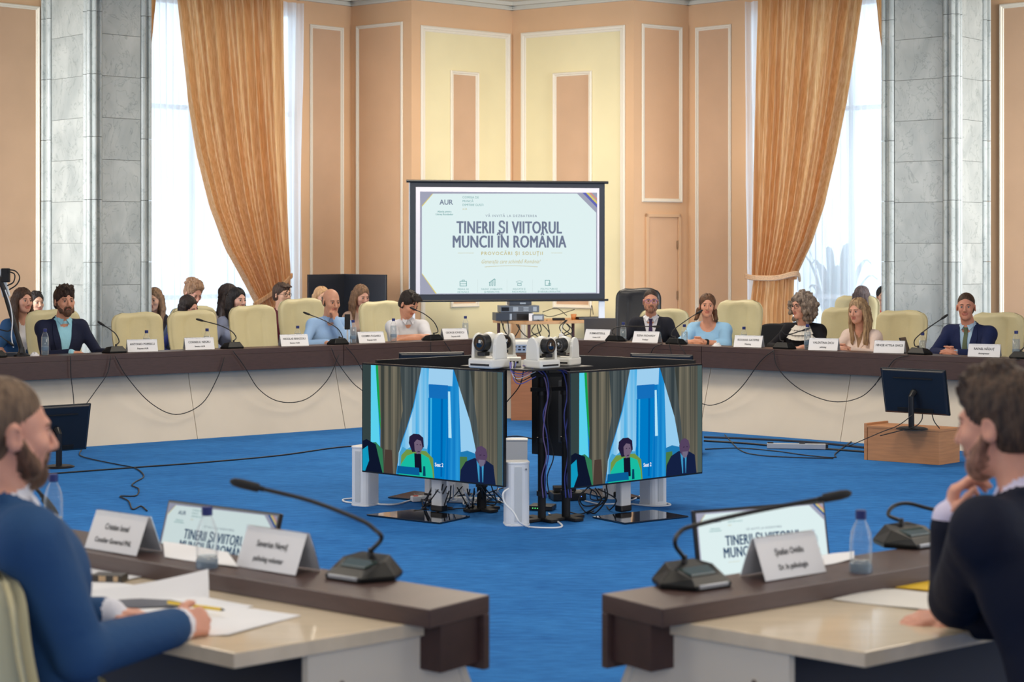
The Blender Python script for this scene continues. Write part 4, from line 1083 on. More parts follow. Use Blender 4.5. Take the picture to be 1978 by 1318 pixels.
for k in range(8):
    x0 = rr.uniform(1105, 1175); x1 = rr.uniform(1090, 1190); ym = rr.uniform(955, 992)
    a = pxd(x0, rr.uniform(936, 948), rr.uniform(11.3, 11.6)); e_ = pxz(x1, ym, .01); m_ = pxz((x0 + x1) / 2 + rr.uniform(-30, 20), ym + rr.uniform(-2, 6), .012)
    cable([a, (a + m_) / 2 + Vector((rr.uniform(-.08, .08), 0, 0)), m_, e_], .0045, M_cab, 'cable in the tangle under right display', 'tangled_cable', group='tangled cables under right display')
for k, (m_, x, d) in enumerate(((M_cabv, 1049, 11.15), (M_cabb, 1053, 11.15), (M_cabb, 1096, 11.2), (M_cabv, 1100, 11.2), (M_cab, 1060, 11.1), (M_cabb, 1092, 11.2))):
    pts = [pxd(x + rr.uniform(-4, 4) + (6 if i in (1, 4) else 0), 722 + i * 40, d) for i in range(7)]
    cable([pxd(1010 + k * 12, 706, 11.0)] + pts, .004, m_, ('violet cable tied down the left black rack pole', 'blue cable tied down the left black rack pole', 'blue cable tied down the right black rack pole', 'violet cable tied down the right black rack pole', 'black cable down the left rack pole', 'second blue cable left of the right rack pole')[k], 'rack_cable', group='cables down the rack poles')
for k in range(5):
    m_ = (M_cabb, M_cabv, M_cabw, M_cab, M_cabb)[k]
    pts = [pxd(985 + k * 3, 700, 11.0), pxd(992 + rr.uniform(-6, 8), 716 + k * 3, 10.95), pxd(1005 + rr.uniform(-6, 6), 722 + k * 5, 10.95), pxd(1035, 708 + k * 5, 10.98)]
    cable(pts, .003, m_, ('blue', 'violet', 'white', 'black', 'lowest blue')[k] + ' thin cable looping below the white router box', 'patch_cable', group='patch cables under the tray')
cable([pxd(1012, 712, 12.0), pxd(1004, 745, 12.2), pxd(978, 778, 12.4)], .004, M_cab, 'black cable hanging in front of the wooden lectern')

# ================================================================== FLOOR MONITORS
M_mon = mat('monitor_back', (26, 30, 40), .4, bump=.06, bscale=90)
def slide(parent, w_, h_, y, k=1.0, full=True):
    """the presentation slide: flat print, w_ x h_, centred, facing -Y"""
    S = lambda n, c: flat('slide_%s_%d' % (n, int(k * 100)), c, k)
    bgc, edge, navy, gold, teal = S('paper', (232, 250, 250)), S('corner', (168, 170, 190)), S('ink', (118, 128, 152) if k > .5 and full else (44, 74, 110)), S('gold', (206, 194, 140)), S('teal', (96, 160, 160))
    mb = MB(); mats = [edge, bgc, S('blue', (104, 108, 190) if full else (40, 90, 160)), S('yellow', (232, 214, 110)), S('red', (226, 150, 130)), gold, teal, S('line', (200, 216, 214))]
    P = lambda u, v, o: ((u - .5) * w_, y - o, (.5 - v) * h_)
    def poly(pts, mi, o=.0004): mb.add([P(u, v, o) for u, v in pts], [tuple(range(len(pts)))], mi)
    poly([(0, 0), (1, 0), (1, 1), (0, 1)], 0, 0)
    poly([(.07, .02), (.885, .01), (.995, .20), (.995, .995), (.09, .995), (.01, .80), (.01, .14)], 1)
    poly([(.915, .0), (.935, .0), (1, .115), (1, .15)], 2, .0008); poly([(.935, 0), (.95, 0), (1, .09), (1, .115)], 3, .0008); poly([(.955, 0), (.965, 0), (1, .06), (1, .078)], 4, .0008)
    poly([(.008, .80), (.012, .80), (.092, .995), (.085, .995)], 3, .0008); poly([(.008, .14), (.068, .02), (.072, .02), (.012, .145)], 3, .0008)
    for (a, b_) in ((.21, .30), (.735, .80)): poly([(a, .598), (b_, .598), (b_, .601), (a, .601)], 5, .0008)
    cur = [(.36 + .3 * i / 12, .735 - .012 * math.sin(i / 12 * 3.14)) for i in range(13)]
    poly(cur + [(u, v + .004) for u, v in cur[::-1]], 5, .0008)
    for u in (.32, .485, .63): poly([(u, .86), (u + .001, .86), (u + .001, .99), (u, .99)], 7, .0008)
    # line icons: case, chart, cap, document
    def ring(cx, cy, rx, ry, t_, mi=6):
        for (a, b_, c, d) in ((cx - rx, cy - ry, cx + rx, cy - ry + t_), (cx - rx, cy + ry - t_, cx + rx, cy + ry), (cx - rx, cy - ry, cx - rx + t_ * .6, cy + ry), (cx + rx - t_ * .6, cy - ry, cx + rx, cy + ry)):
            poly([(a, b_), (c, b_), (c, d), (a, d)], mi, .0008)
    ring(.24, .90, .02, .025, .005); ring(.24, .87, .008, .008, .004); poly([(.22, .898), (.26, .898), (.26, .902), (.22, .902)], 6, .0008)
    for i in range(3): ring(.39 + i * .013, .905 - i * .008, .004, .018 + i * .008, .004)
    poly([(.383, .89), (.385, .893), (.418, .855), (.416, .85)], 6, .0008)
    poly([(.535, .885), (.556, .87), (.577, .885), (.556, .90)], 6, .0008); poly([(.539, .885), (.556, .873), (.573, .885), (.556, .897)], 1, .001); ring(.556, .91, .012, .012, .004)
    ring(.715, .895, .014, .028, .005); ring(.728, .91, .007, .012, .004)
    o = mb.build('slide_picture', mats, parent)
    T = lambda s_, u, v, sz, m_, **kw: text(s_, sz * h_, m_, parent, P(u, v, .0016), **kw)
    T('AUR', .145, .105, .070, navy, bold=.0012 * h_, sx=.95)
    T('Alianța pentru', .135, .195, .024, teal, bold=.0004 * h_); T('Unirea Românilor', .135, .222, .024, teal, bold=.0004 * h_)
    for i, s_ in enumerate(('COMISIA DE', 'MUNCĂ', 'DIMITRIE GUSTI')): T(s_, .235, .055 + i * .037, .030, teal, align='LEFT')
    T('AUR', .235, .17, .024, gold, align='LEFT')
    T('VĂ INVITĂ LA DEZBATEREA', .51, .235, .034, navy, space=1.25)
    T('TINERII ȘI VIITORUL', .50, .355, .170, navy, fat=.0046 * h_, space=1.06, sx=.65 * (w_ / h_) / 1.78)
    T('MUNCII ÎN ROMÂNIA', .50, .495, .170, navy, fat=.0046 * h_, space=1.06, sx=.665 * (w_ / h_) / 1.78)
    T('PROVOCĂRI ȘI SOLUȚII', .515, .605, .046, gold, bold=.001 * h_, space=1.3)
    T('Generația care schimbă România!', .505, .685, .054, gold, shear=.45, sx=.80)
    for u, a, b_ in ((.24, 'MEDIUL DE', 'DE MUNCĂ'), (.40, 'TALENT, STABILITATE', 'ȘI PERSPECTIVE'), (.555, 'EDUCAȚIE ȘI', 'PIAȚA MUNCII'), (.725, 'POLITICI PUBLICE', 'ȘI MĂSURI LEGISLATIVE')):
        T(a, u, .955, .022, teal); T(b_, u, .983, .022, teal)
    return o
def monitor(label, base, rz, tilt, zb, zt, w_, front_slide, stand_top, name='monitor', off=0.0, side=1):
    """base: point under the screen; local -Y is the screen side"""
    t = thing(name, label, 'monitor', base, rz, 'small monitors on floor')
    h = (zt - zb) / math.cos(tilt); zc = (zb + zt) / 2 - base[2]
    piv = Matrix.Translation((0, 0, zc)) @ Matrix.Rotation(-tilt, 4, 'X')
    mb = MB(); mb.box((0, 0, 0), (w_, .018, h)); mb.v = [tuple(piv @ Vector(v)) for v in mb.v]; sc = mb.build('panel', M_bezel, t, bevel=.003)
    mb = MB(); mb.hull8([(-w_ * .49, .009, -h * .49), (w_ * .49, .009, -h * .49), (w_ * .49, .009, h * .49), (-w_ * .49, .009, h * .49)], [(-w_ * .46, .032, -h * .45), (w_ * .46, .032, -h * .45), (w_ * .46, .022, h * .46), (-w_ * .46, .022, h * .46)])
    mb.v = [tuple(piv @ Vector(v)) for v in mb.v]; mb.build('back_shell', M_mon, t, bevel=.004)
    for (c_, d_, n_) in (((0, .028, h * .30), (w_ * .6, .010, .010), 'vent_slot'), ((0, .034, -h * .40), (w_ * .55, .006, .035), 'socket_recess')):
        mb = MB(); mb.box(c_, d_); mb.v = [tuple(piv @ Vector(v)) for v in mb.v]; mb.build(n_, M_black, t)
    mb = MB(); mb.tube([tuple(piv @ Vector((0, .03, 0))), (0, .075, zc - h * .1), (0, .07, .012)], [.028, .024, .024], 12); mb.build('neck', M_dark, t)
    mb = MB(); mb.lathe([(.001, 0), (.125, 0), (.125, .006), (.10, .014), (.001, .016)], c=(0, .06, 0), n=32); mb.build('foot', M_dark, t)
    if front_slide:
        e = thing('screen', None, None); e.parent = t; e.matrix_local = piv @ Matrix.Translation((0, -.0098, 0))
        slide(e, w_ - .016, h - .02, 0, .72 if 'left' in label else .9, False)
    return t
# right floor monitor on a wooden box
bx = thing('wooden_box', 'beech veneer box on carpet carrying the right floor monitor', 'box')
A, B_, C_ = pxz(1676, 889, 0), pxz(1814, 899, 0), pxz(1854, 893, 0)
D_ = A + (C_ - B_); cc = (A + C_) / 2; bx.location = (cc.x, cc.y, 0)
qq = [(p.x - cc.x, p.y - cc.y) for p in (A, B_, C_, D_)]
mb = MB(); mb.prism(qq, 0.0, .265); mb.build('carcass', M_wood, bx, bevel=.002)
mb = MB(); k_ = [(x * 1.02, y * 1.02) for x, y in qq]; mb.prism(k_, .265, .283); mb.build('top_board', M_wood, bx, bevel=.002)
lipA, lipB = Vector(k_[0]), Vector(k_[3]); dd = (Vector(k_[1]) - lipA).normalized() * .02
mb = MB(); mb.prism([lipA - dd * 1.2, lipA, lipB, lipB - dd * 1.2], 0, .30); mb.build('side_board', M_wood, bx, bevel=.002)
m1 = monitor('monitor seen from behind on the wooden box at right', (3.235, 14.12, .284), R(142), R(14), .40, .765, .56, False, .285)
m2 = monitor('monitor seen from behind on the carpet beside head of man in blue suit', (-3.62, 13.95, 0), R(-142), R(14), .115, .49, .56, False, 0)
for m_, pts in ((m1, [(1765, 800), (1735, 822), (1700, 836), (1640, 862)]), (m1, [(1782, 800), (1780, 812), (1768, 824), (1740, 832), (1700, 842)]), (m1, [(1800, 800), (1805, 815), (1815, 828)])):
    cable([pxd(x, y, 13.98) for x, y in pts], .004, M_cab, 'monitor cable ' + {1765: 'running far left off the wooden box', 1782: 'hanging in the middle behind the foot, over the wooden box', 1800: 'short and rightmost, dropping onto the wooden box'}[pts[0][0]], 'monitor_cable', group='cables of the right floor monitor')
cable([pxd(1880, 806, 14.4), pxd(1868, 815, 14.4), pxd(1855, 826, 14.4)], .004, M_cab, 'cable from behind man in dark suit to the wooden box', 'monitor_cable')
cable([pxd(1712, 716, 14.3)] + [pxd(x, y, 14.3) for x, y in ((1700, 728), (1690, 745))], .003, M_cab, 'cable at the left corner of the right floor monitor', 'monitor_cable')
# two more of them behind the ring, only tops seen
for x_, d_m, r_, sd, zt_m in ((-.69, 14.9, -165, 'left', .85), (1.28, 14.9, 155, 'right', .835)):
    monitor('monitor behind the %s large display turned away, only its top edge seen' % sd, (x_, d_m, .284), R(r_), R(14), zt_m - .35, zt_m, .56, False, 0)
    b2 = thing('wooden_box', 'wooden box hidden behind the %s large display' % sd, 'box', (x_, d_m + .02, 0), R(r_))
    mb = MB(); mb.box((0, .05, .1415), (.6, .3, .283)); mb.build('carcass', M_wood, b2, bevel=.002)
# near monitors showing the slide
def near_mon(tl, tr, zt, label, tilt, w_=.53, h=.30):
    a = Vector(tl); b_ = Vector(tr); d = b_ - a; rz = math.atan2(d.y, d.x); 
    nrm = Vector((math.sin(rz), -math.cos(rz)))     # screen side
    drop = h * math.cos(tilt) / 2; back = h * math.sin(tilt) / 2
    c = (a + b_) / 2 + nrm * back
    st = thing('monitor_stand_box', label.replace('monitor', 'wooden box under monitor', 1), 'box', (c.x, c.y, 0), rz)
    zb = zt - h * math.cos(tilt); top = zb - .09
    mb = MB(); mb.box((0, .04, top / 2), (.6, .3, top)); mb.build('carcass', M_wood, st, bevel=.003)
    monitor(label, (c.x, c.y, top), rz, tilt, zb, zt, w_, True, top)
near_mon((-1.183, 6.10), (-.757, 5.79), .868, 'small monitor beyond near left table showing the slide', R(17))
near_mon((.580, 5.81), (1.083, 6.06), .874, 'small monitor beyond near right table showing the slide', R(10))

# ================================================================== PROJECTION SCREEN
psn = thing('projection_screen', 'white projection screen with black border showing blue lettered slide', 'screen', (-.05, 22.0, 0), 0)
A = pxd(792, 0, 21.75); B_ = pxd(1168, 0, 22.25)
d_ = (B_.xy - A.xy); W_ = d_.length; mid = (A.xy + B_.xy) / 2; rz = math.atan2(d_.y, d_.x)
psn.location = (mid.x, mid.y, 0); psn.rotation_euler = (0, 0, rz)
zT = EYE - (353 - HY) * 22.0 / F; zB = EYE - (580 - HY) * 22.0 / F
M_scrb = mat('screen_border', (38, 44, 56), .7); M_scrw = mat('screen_fabric', (206, 204, 214), .8, emit=.08)
mb = MB(); mb.box((0, 0, (zT + zB) / 2), (W_, .006, zT - zB)); mb.build('border_fabric', M_scrb, psn)
bw = .072; iw = W_ - 2 * bw; zt2 = zT - .062; zb2 = zB + .078
mb = MB(); mb.box((0, -.0045, (zt2 + zb2) / 2), (iw, .003, zt2 - zb2)); mb.build('screen_fabric', M_scrw, psn)
e = thing('projected_slide', None, None); e.parent = psn
sw, sh = iw * .965, (zt2 - zb2) * .955
e.location = (iw * .005, -.008, (zt2 + zb2) / 2 - (zt2 - zb2) * .02)
slide(e, sw, sh, 0, .92, True)
for z, r_ in ((zT + .01, .018), (zB - .005, .014)):
    mb = MB(); mb.cyl((-W_ / 2 - .045, 0, z), (W_ / 2 + .045, 0, z), r_, n=12); mb.build('roller_bar', M_dark, psn)
for s in (-1, 1):
    mb = MB(); mb.box((s * (W_ / 2 - .03), .04, zT / 2), (.075, .03, zT)); lg = mb.build('leg', mat('screen_leg', (226, 230, 236), .4), psn, bevel=.003)
    mb = MB(); mb.box((s * (W_ / 2 - .03), .04, .02), (.08, .7, .03)); mb.build('foot', M_dark, lg, bevel=.004)

# ================================================================== PROJECTOR TABLE AND ITS CLUTTER
pt = thing('side_table', 'light wooden table under the projection screen with electronics', 'table', (0, 0, 0))
TC = Vector((.19, 23.1)); TR = Vector((1.33, 23.84)); TL = Vector((-.26, 23.72)); TB = TR + TL - TC
cc = (TR + TL) / 2; pt.location = (cc.x, cc.y, 0)
q4 = [tuple(p - cc) for p in (TC, TR, TB, TL)]
mb = MB(); mb.prism(q4, .712, .752); mb.build('table_top', mat('table_birch', (216, 164, 112), .4, noise=.08, nscale=6), pt, bevel=.004)
for p in q4:
    mb = MB(); mb.cyl((p[0] * .9, p[1] * .9, 0), (p[0] * .9, p[1] * .9, .712), .022, n=12); mb.build('leg', mat('leg_maroon', (92, 52, 52), .5), pt)
def on_table(px_, d): p = pxd(px_, 0, d); return Vector((p.x, d, .752))
M_eq = mat('equipment_grey', (104, 112, 122), .4); M_eqd = mat('equipment_dark', (66, 72, 82), .4)
def eq(name, label, px_, d, size, rz, m, z=.752, det=()):
    p = on_table(px_, d); t = thing(name, label, 'electronics', (p.x, p.y, z), R(rz))
    mb = MB(); mb.box((0, 0, size[2] / 2 + .002), size); mb.build('case', m, t, bevel=.005)
    for (c, dd_, mm, nm) in det: mb = MB(); mb.box(c, dd_); mb.build(nm, mm, t, bevel=.001)
    return t
M_sil = mat('silver_panel', (176, 186, 196), .35, .3)
eq('amplifier', 'lowest dark amplifier of the stack under the projection screen', 990, 23.55, (.50, .3, .105), 10, M_eqd, det=[((.13, -.152, .055), (.2, .004, .08), M_dark, 'front_panel'), ((-.05, -.153, .055), (.03, .004, .08), M_sil, 'strip')])
eq('mixer_unit', 'middle grey unit of the stack with silver knobs and buttons', 1001, 23.55, (.52, .28, .09), 10, M_eq, .862, det=[((-.06, -.142, .045), (.07, .004, .06), M_sil, 'round_dial'), ((.08, -.142, .065), (.07, .004, .012), M_sil, 'button_row'), ((.08, -.142, .045), (.07, .004, .012), M_sil, 'button_row'), ((.08, -.142, .025), (.07, .004, .012), M_sil, 'button_row'), ((.2, -.142, .045), (.05, .004, .06), M_sil, 'round_dial'), ((-.2, -.142, .045), (.1, .004, .05), M_dark, 'front_panel')])
eq('receiver', 'small black receiver on top of the equipment stack', 1003, 23.55, (.30, .2, .05), 10, M_eqd, .958, det=[((.03, -.102, .025), (.08, .003, .02), M_sil, 'display_window')])
eq('control_unit', 'small grey control unit at right of the equipment stack', 1036, 23.4, (.17, .16, .085), 15, M_eq, det=[((0, -.082, .045), (.12, .003, .05), M_sil, 'front_panel')])
eq('white_note_card', 'white card leaning on the equipment stack', 1026, 23.3, (.07, .01, .10), 30, M_paper)
eq('keyboard', 'black flat device lying at right on the side table', 1135, 23.85, (.34, .14, .035), 25, M_dark)
eq('cable_reel', 'black coil of cable on the side table left of the flat device', 1079, 23.55, (.16, .12, .03), 5, M_black)
o = thing('paper_cup', 'small orange cup beside the black flat device', 'cup', on_table(1108, 23.8) + Vector((0, 0, 0)))
mb = MB(); mb.lathe([(.001, 0), (.03, 0), (.04, .075), (.036, .075), (.027, .006), (.001, .006)], n=18); mb.build('body', mat('cup_orange', (206, 132, 72), .5), o, smooth=True)
for k in range(14):
    x0 = rr.uniform(965, 1110); d = rr.uniform(23.3, 23.7); x1 = x0 + rr.uniform(-25, 25); x2 = x0 + rr.uniform(-40, 40)
    cable([pxd(x0, 618, d), pxd(x1, 636 + rr.uniform(-6, 8), d), pxd((x1 + x2) / 2, 652, d), pxd(x2, rr.uniform(655, 690), d)], .007, M_cab, 'cable hanging below the side table', 'hanging_cable', group='cables hanging under the side table')
for k, pts in enumerate(([(1048, 603), (1075, 596), (1095, 610)], [(1047, 607), (1062, 612), (1085, 606), (1110, 598)], [(1140, 612), (1143, 590), (1146, 608)])):
    cable([pxd(x, y, 23.6) for x, y in pts], .005, M_cab, 'loose cable on the side table, ' + ('upper', 'middle', 'rightmost')[k] + ' one', 'loose_cable')
# wooden lectern block with the projector on it
lc = thing('wooden_lectern', 'brown wooden lectern under the projector, seen between the displays', 'lectern', (pxd(1012, 0, 17.62).x, 17.70, 0))
mb = MB(); mb.box((0, 0, .33), (.26, .15, .66)); mb.build('body', mat('lectern_wood', (176, 116, 78), .45, noise=.08, nscale=5, stretch=(1, 1, 9)), lc, bevel=.003)
mb = MB(); mb.box((0, 0, .67), (.30, .19, .022)); mb.build('top_board', M_wood, lc, bevel=.003)
pj = thing('projector', 'white projector with socket panel facing the camera on lectern', 'projector', (pxd(1012, 0, 17.6).x, 17.64, .682))
mb = MB(); mb.box((0, 0, .062), (.34, .26, .12)); mb.build('case', M_ptz, pj, bevel=.02, seg=3)
mb = MB(); mb.box((.01, -.131, .052), (.25, .003, .065)); bp_ = mb.build('rear_panel', mat('socket_panel', (150, 166, 190), .4), pj)
for k in range(9):
    mb = MB(); mb.box((-.09 + (k % 5) * .045, -.1335, .035 + (k // 5) * .028), (.02 + .01 * (k % 2), .003, .014)); mb.build('socket', M_dark, bp_)
o = thing('laptop', 'open laptop seen from behind, left of man in dark suit', 'laptop', (0, 0, .752), R(-10))
p, l = on_riser(1160, .40); o.location = (p.x, p.y, .752)
mb = MB(); mb.box((0, .10, .008), (.33, .22, .014)); mb.build('keyboard_base', M_eqd, o, bevel=.003)
mb = MB(); mb.box((0, -.02, .12), (.33, .008, .215), (R(12), 0, 0)); mb.build('lid', mat('laptop_grey', (92, 92, 96), .4, .3), o, bevel=.003)
o.scale = (1, 1, 1.15)
# small white box beyond cameras on the table (cable outlet) and tablet by woman
o = thing('white_adapter', 'small white adapter on the table left of laptop', 'adapter', on_riser(1084, .15)[0])
mb = MB(); mb.box((0, 0, .025), (.045, .04, .05)); mb.build('case', M_white, o, bevel=.004)
mb = MB(); mb.cyl((0, 0, .05), (.01, .0, .14), .004); mb.build('plug_cable', M_white, o)
# black folding screen / panel behind the left guests
fs = thing('folding_partition', 'two panel black partition standing before the left fold of wall', 'partition', (pxd(665, 0, 23.7).x, 23.7, 0))
a = pxd(594, 0, 23.2).xy; b_ = pxd(665, 0, 23.7).xy; c = pxd(747, 0, 23.1).xy; zt_ = EYE - (530 - HY) * 23.4 / F
for (p0_, p1_) in ((a, b_), (b_, c)):
    d = (p1_ - p0_); rz_ = math.atan2(d.y, d.x); m_ = (p0_ + p1_) / 2 - b_
    mb = MB(); mb.box((0, 0, 0), (d.length - .01, .03, zt_)); mb.v = [tuple(Matrix.Rotation(rz_, 3, 'Z') @ Vector(v) + Vector((m_.x, m_.y, zt_ / 2))) for v in mb.v]
    mb.build('panel', mat('partition_black', (44, 46, 52), .35), fs, bevel=.004)
# phone on a little stand in front of the balding man
o = thing('phone_stand', 'black phone on white clip stand right of the balding man', 'phone', on_riser(671, .2)[0])
mb = MB(); mb.box((.0, 0, .21), (.055, .012, .15)); mb.build('phone', M_black, o, bevel=.005)
mb = MB(); mb.cyl((0, .01, .01), (0, .01, .15), .008); mb.box((0, .012, .155), (.07, .02, .014)); mb.lathe([(.001, 0), (.04, 0), (.04, .008), (.001, .01)], c=(0, .01, 0), n=20); mb.build('clip_stand', M_white, o)
# tablet left of the navy suit man
o = thing('tablet', 'dark tablet standing beside the last right microphone', 'tablet', on_riser(1749, .3, .752)[0], R(-30))
mb = MB(); mb.box((0, 0, .09), (.012, .17, .19), (0, R(-18), 0)); mb.build('body', M_dark, o, bevel=.003)

# left edge: tripod with phone and light
tp = thing('phone_tripod', 'black tripod boom with white phone and cables at left picture edge', 'tripod', (pxd(42, 0, 15.15).x, 15.15, .80))
def tl_(x, y, d=15.15): p = pxd(x, y, d); return p - tp.location
mb = MB(); mb.tube([tl_(-20, 500), tl_(8, 560), tl_(42, 676)], .022, 10); mb.build('boom', M_dark, tp)
mb = MB(); mb.lathe([(.001, 0), (.07, 0), (.07, .01), (.03, .03), (.02, .08), (.001, .08)], n=20); mb.build('foot', M_dark, tp)
mb = MB(); 
pp_ = [tl_(-8, 520), tl_(6, 520), tl_(19, 572), tl_(4, 574)]
mb.hull8(pp_, [p + Vector((0, .03, 0)) for p in pp_]); mb.build('phone', mat('phone_white', (214, 222, 226), .3), tp, bevel=.004)
mb = MB(); mb.box(tl_(11, 532, 15.1), (.07, .05, .12)); mb.build('battery_pack', M_black, tp, bevel=.008)
for k, pts in enumerate(([(16, 521), (30, 524), (38, 536), (32, 550), (18, 560)], [(14, 524), (28, 530), (26, 545), (14, 552)], [(10, 560), (20, 590), (24, 620), (22, 650), (26, 672)], [(0, 637), (15, 640), (22, 636)])):
    mb = MB(); mb.tube(smooth_path([tl_(x, y, 15.05) for x, y in pts], 5), .006, 6); mb.build('cord', M_cab if k != 2 else M_cabw, tp, smooth=True)
mb = MB(); mb.box(tl_(24, 686, 15.15), (.10, .08, .045)); mb.build('power_brick', M_eqd, tp, bevel=.004)

# ================================================================== PAPERS AND SMALL THINGS ON THE NEAR TABLES
DZ = .7495
def sheet_on(name, label, cat, corners, z, m, curl=0, th=.0012):
    P_ = [pxz(x, y, z) for x, y in corners]; c = sum(P_, Vector()) / 4
    t = thing(name, label, cat, (c.x, c.y, z))
    a, b_, c2, d = [p - c for p in P_]
    rows_t, rows_b = [], []
    for j in range(9):
        v = j / 8; r1, r2 = [], []
        for i in range(9):
            u = i / 8; p = a.lerp(b_, u).lerp(d.lerp(c2, u), v); h = curl * (max(0, v - .25) / .75) ** 2 if curl > 0 else -curl * max(0, u - .2) ** 2
            h += .0015 * math.sin(u * 5 + v * 3)
            r1.append(p + Vector((0, 0, h + th + .002))); r2.append(p + Vector((0, 0, h + .0015)))
        rows_t.append(r1); rows_b.append(r2[::-1])
    mb = MB(); mb.sheet(rows_t); mb.sheet(rows_b)
    mb.build('page', m, t, smooth=True)
    return t
sheet_on('paper_sheet', 'white sheet under writing hand of man in blue suit', 'paper', [(400, 1168), (582, 1190), (440, 1230), (395, 1228)], DZ, M_paper)
sheet_on('paper_sheet', 'white sheet just behind the writing hand', 'paper', [(300, 1140), (490, 1172), (380, 1200), (230, 1178)], DZ, M_paper)
sheet_on('paper_sheet', 'white crumpled sheets at far left below name card', 'paper', [(150, 1075), (315, 1108), (250, 1122), (130, 1100)], DZ, M_paper)
sheet_on('paper_sheet', 'white sheet under the dark leaflet at left', 'paper', [(165, 1118), (420, 1160), (330, 1210), (150, 1180)], DZ + .0005, M_paper)
# lifted page, curving up to the right
a = Vector(pxz(170, 1150, DZ)); pg = thing('lifted_page', 'white page curling upward between hands of man in blue suit', 'paper', a)
rt, rb = [], []
for j in range(10):
    v = j / 9; r1, r2 = [], []
    for i in range(13):
        u = i / 12
        top = pxd(172 + 230 * u, 1140 - 40 * u ** 1.5, 4.95 + .12 * u); bot = pxd(190 + 214 * u, 1176 - 8 * u, 4.88 + .10 * u)
        p = bot.lerp(top, v) - a + Vector((0, .004 * math.sin(v * 3), .0)); r1.append(p); r2.append(p + Vector((0, .0015, .0005)))
    rt.append(r1); rb.append(r2[::-1])
mb = MB(); mb.sheet(rt); mb.sheet(rb); mb.build('page', M_paper, pg, smooth=True)
sheet_on('leaflet', 'dark leaflet with yellow edge under the writing hand', 'leaflet', [(215, 1158), (330, 1160), (372, 1172), (240, 1176)], DZ + .004, mat('leaflet_dark', (66, 70, 84), .4))
sheet_on('notepad', 'thin black pad under the near left bottle', 'pad', [(372, 1118), (465, 1126), (420, 1137), (350, 1132)], DZ, M_black, th=.006)
o = thing('pen', 'yellow pen held by man in blue suit', 'pen', pxz(370, 1172, .775)); mb = MB(); v0 = pxd(325, 1164, 4.83) - o.location; v1 = pxd(428, 1178, 4.73) - o.location
mb.cyl(v0, v1, .0045, n=10); mb.build('barrel', mat('pen_yellow', (232, 196, 40), .4), o)
mb = MB(); mb.cyl(v1, v1 + (v1 - v0).normalized() * .012, .004, .0008, n=10); mb.build('tip', M_dark, o)
o = thing('pocket_box', 'small dark box with pale label on papers at left', 'box', pxz(212, 1123, DZ + .003), R(-10)); mb = MB(); mb.box((0, 0, .011), (.095, .055, .022)); mb.build('carton', mat('carton_dark', (70, 66, 62), .4), o, bevel=.002)
mb = MB(); mb.box((-.012, -.0285, .012), (.022, .001, .016)); mb.box((.03, -.0285, .012), (.014, .001, .016)); mb.build('sticker', mat('sticker_buff', (206, 176, 140), .5), o)
sheet_on('folder', 'yellow folder on near right table beside bottle', 'folder', [(1640, 1118), (1800, 1106), (1800, 1146), (1692, 1132)], DZ, mat('folder_yellow', (240, 196, 20), .45), th=.003)
sheet_on('paper_sheet', 'pale sheet of paper on near right table before elbow', 'paper', [(1700, 1140), (1800, 1146), (1800, 1182), (1606, 1160)], DZ, mat('paper_grey', (226, 222, 214), .6))
sheet_on('paper_sheet', 'white paper lying on riser behind right name card', 'paper', [(1585, 1076), (1650, 1066), (1650, 1082), (1590, 1094)], .80, M_paper)
sheet_on('paper_sheet', 'white paper lying on riser between the near left name cards', 'paper', [(315, 1048), (440, 1068), (460, 1098), (318, 1078)], .80, M_paper)
M_tiss = mat('tissue', (226, 224, 226), .8)
for px_, lb in ((205, 'crumpled white tissue left of bearded man'), (1385, 'crumpled white tissue right of the clasped hands of woman in blue')):
    p, l = on_riser(px_, .1); o = thing('tissue', lb, 'tissue', p)
    if px_ == 205: o.location = on_riser(66, .12)[0]
    mb = MB(); r2_ = random.Random(px_)
    rows = [[(.05 * math.cos(2 * math.pi * i / 12) * (1 - j / 5) ** .6 * r2_.uniform(.8, 1.1), .035 * math.sin(2 * math.pi * i / 12) * (1 - j / 5) ** .6, j * .007 * r2_.uniform(.6, 1.2)) for i in range(13)] for j in range(6)]
    for r_ in rows: r_[12] = r_[0]
    mb.sheet(rows); mb.build('fold', M_tiss, o)
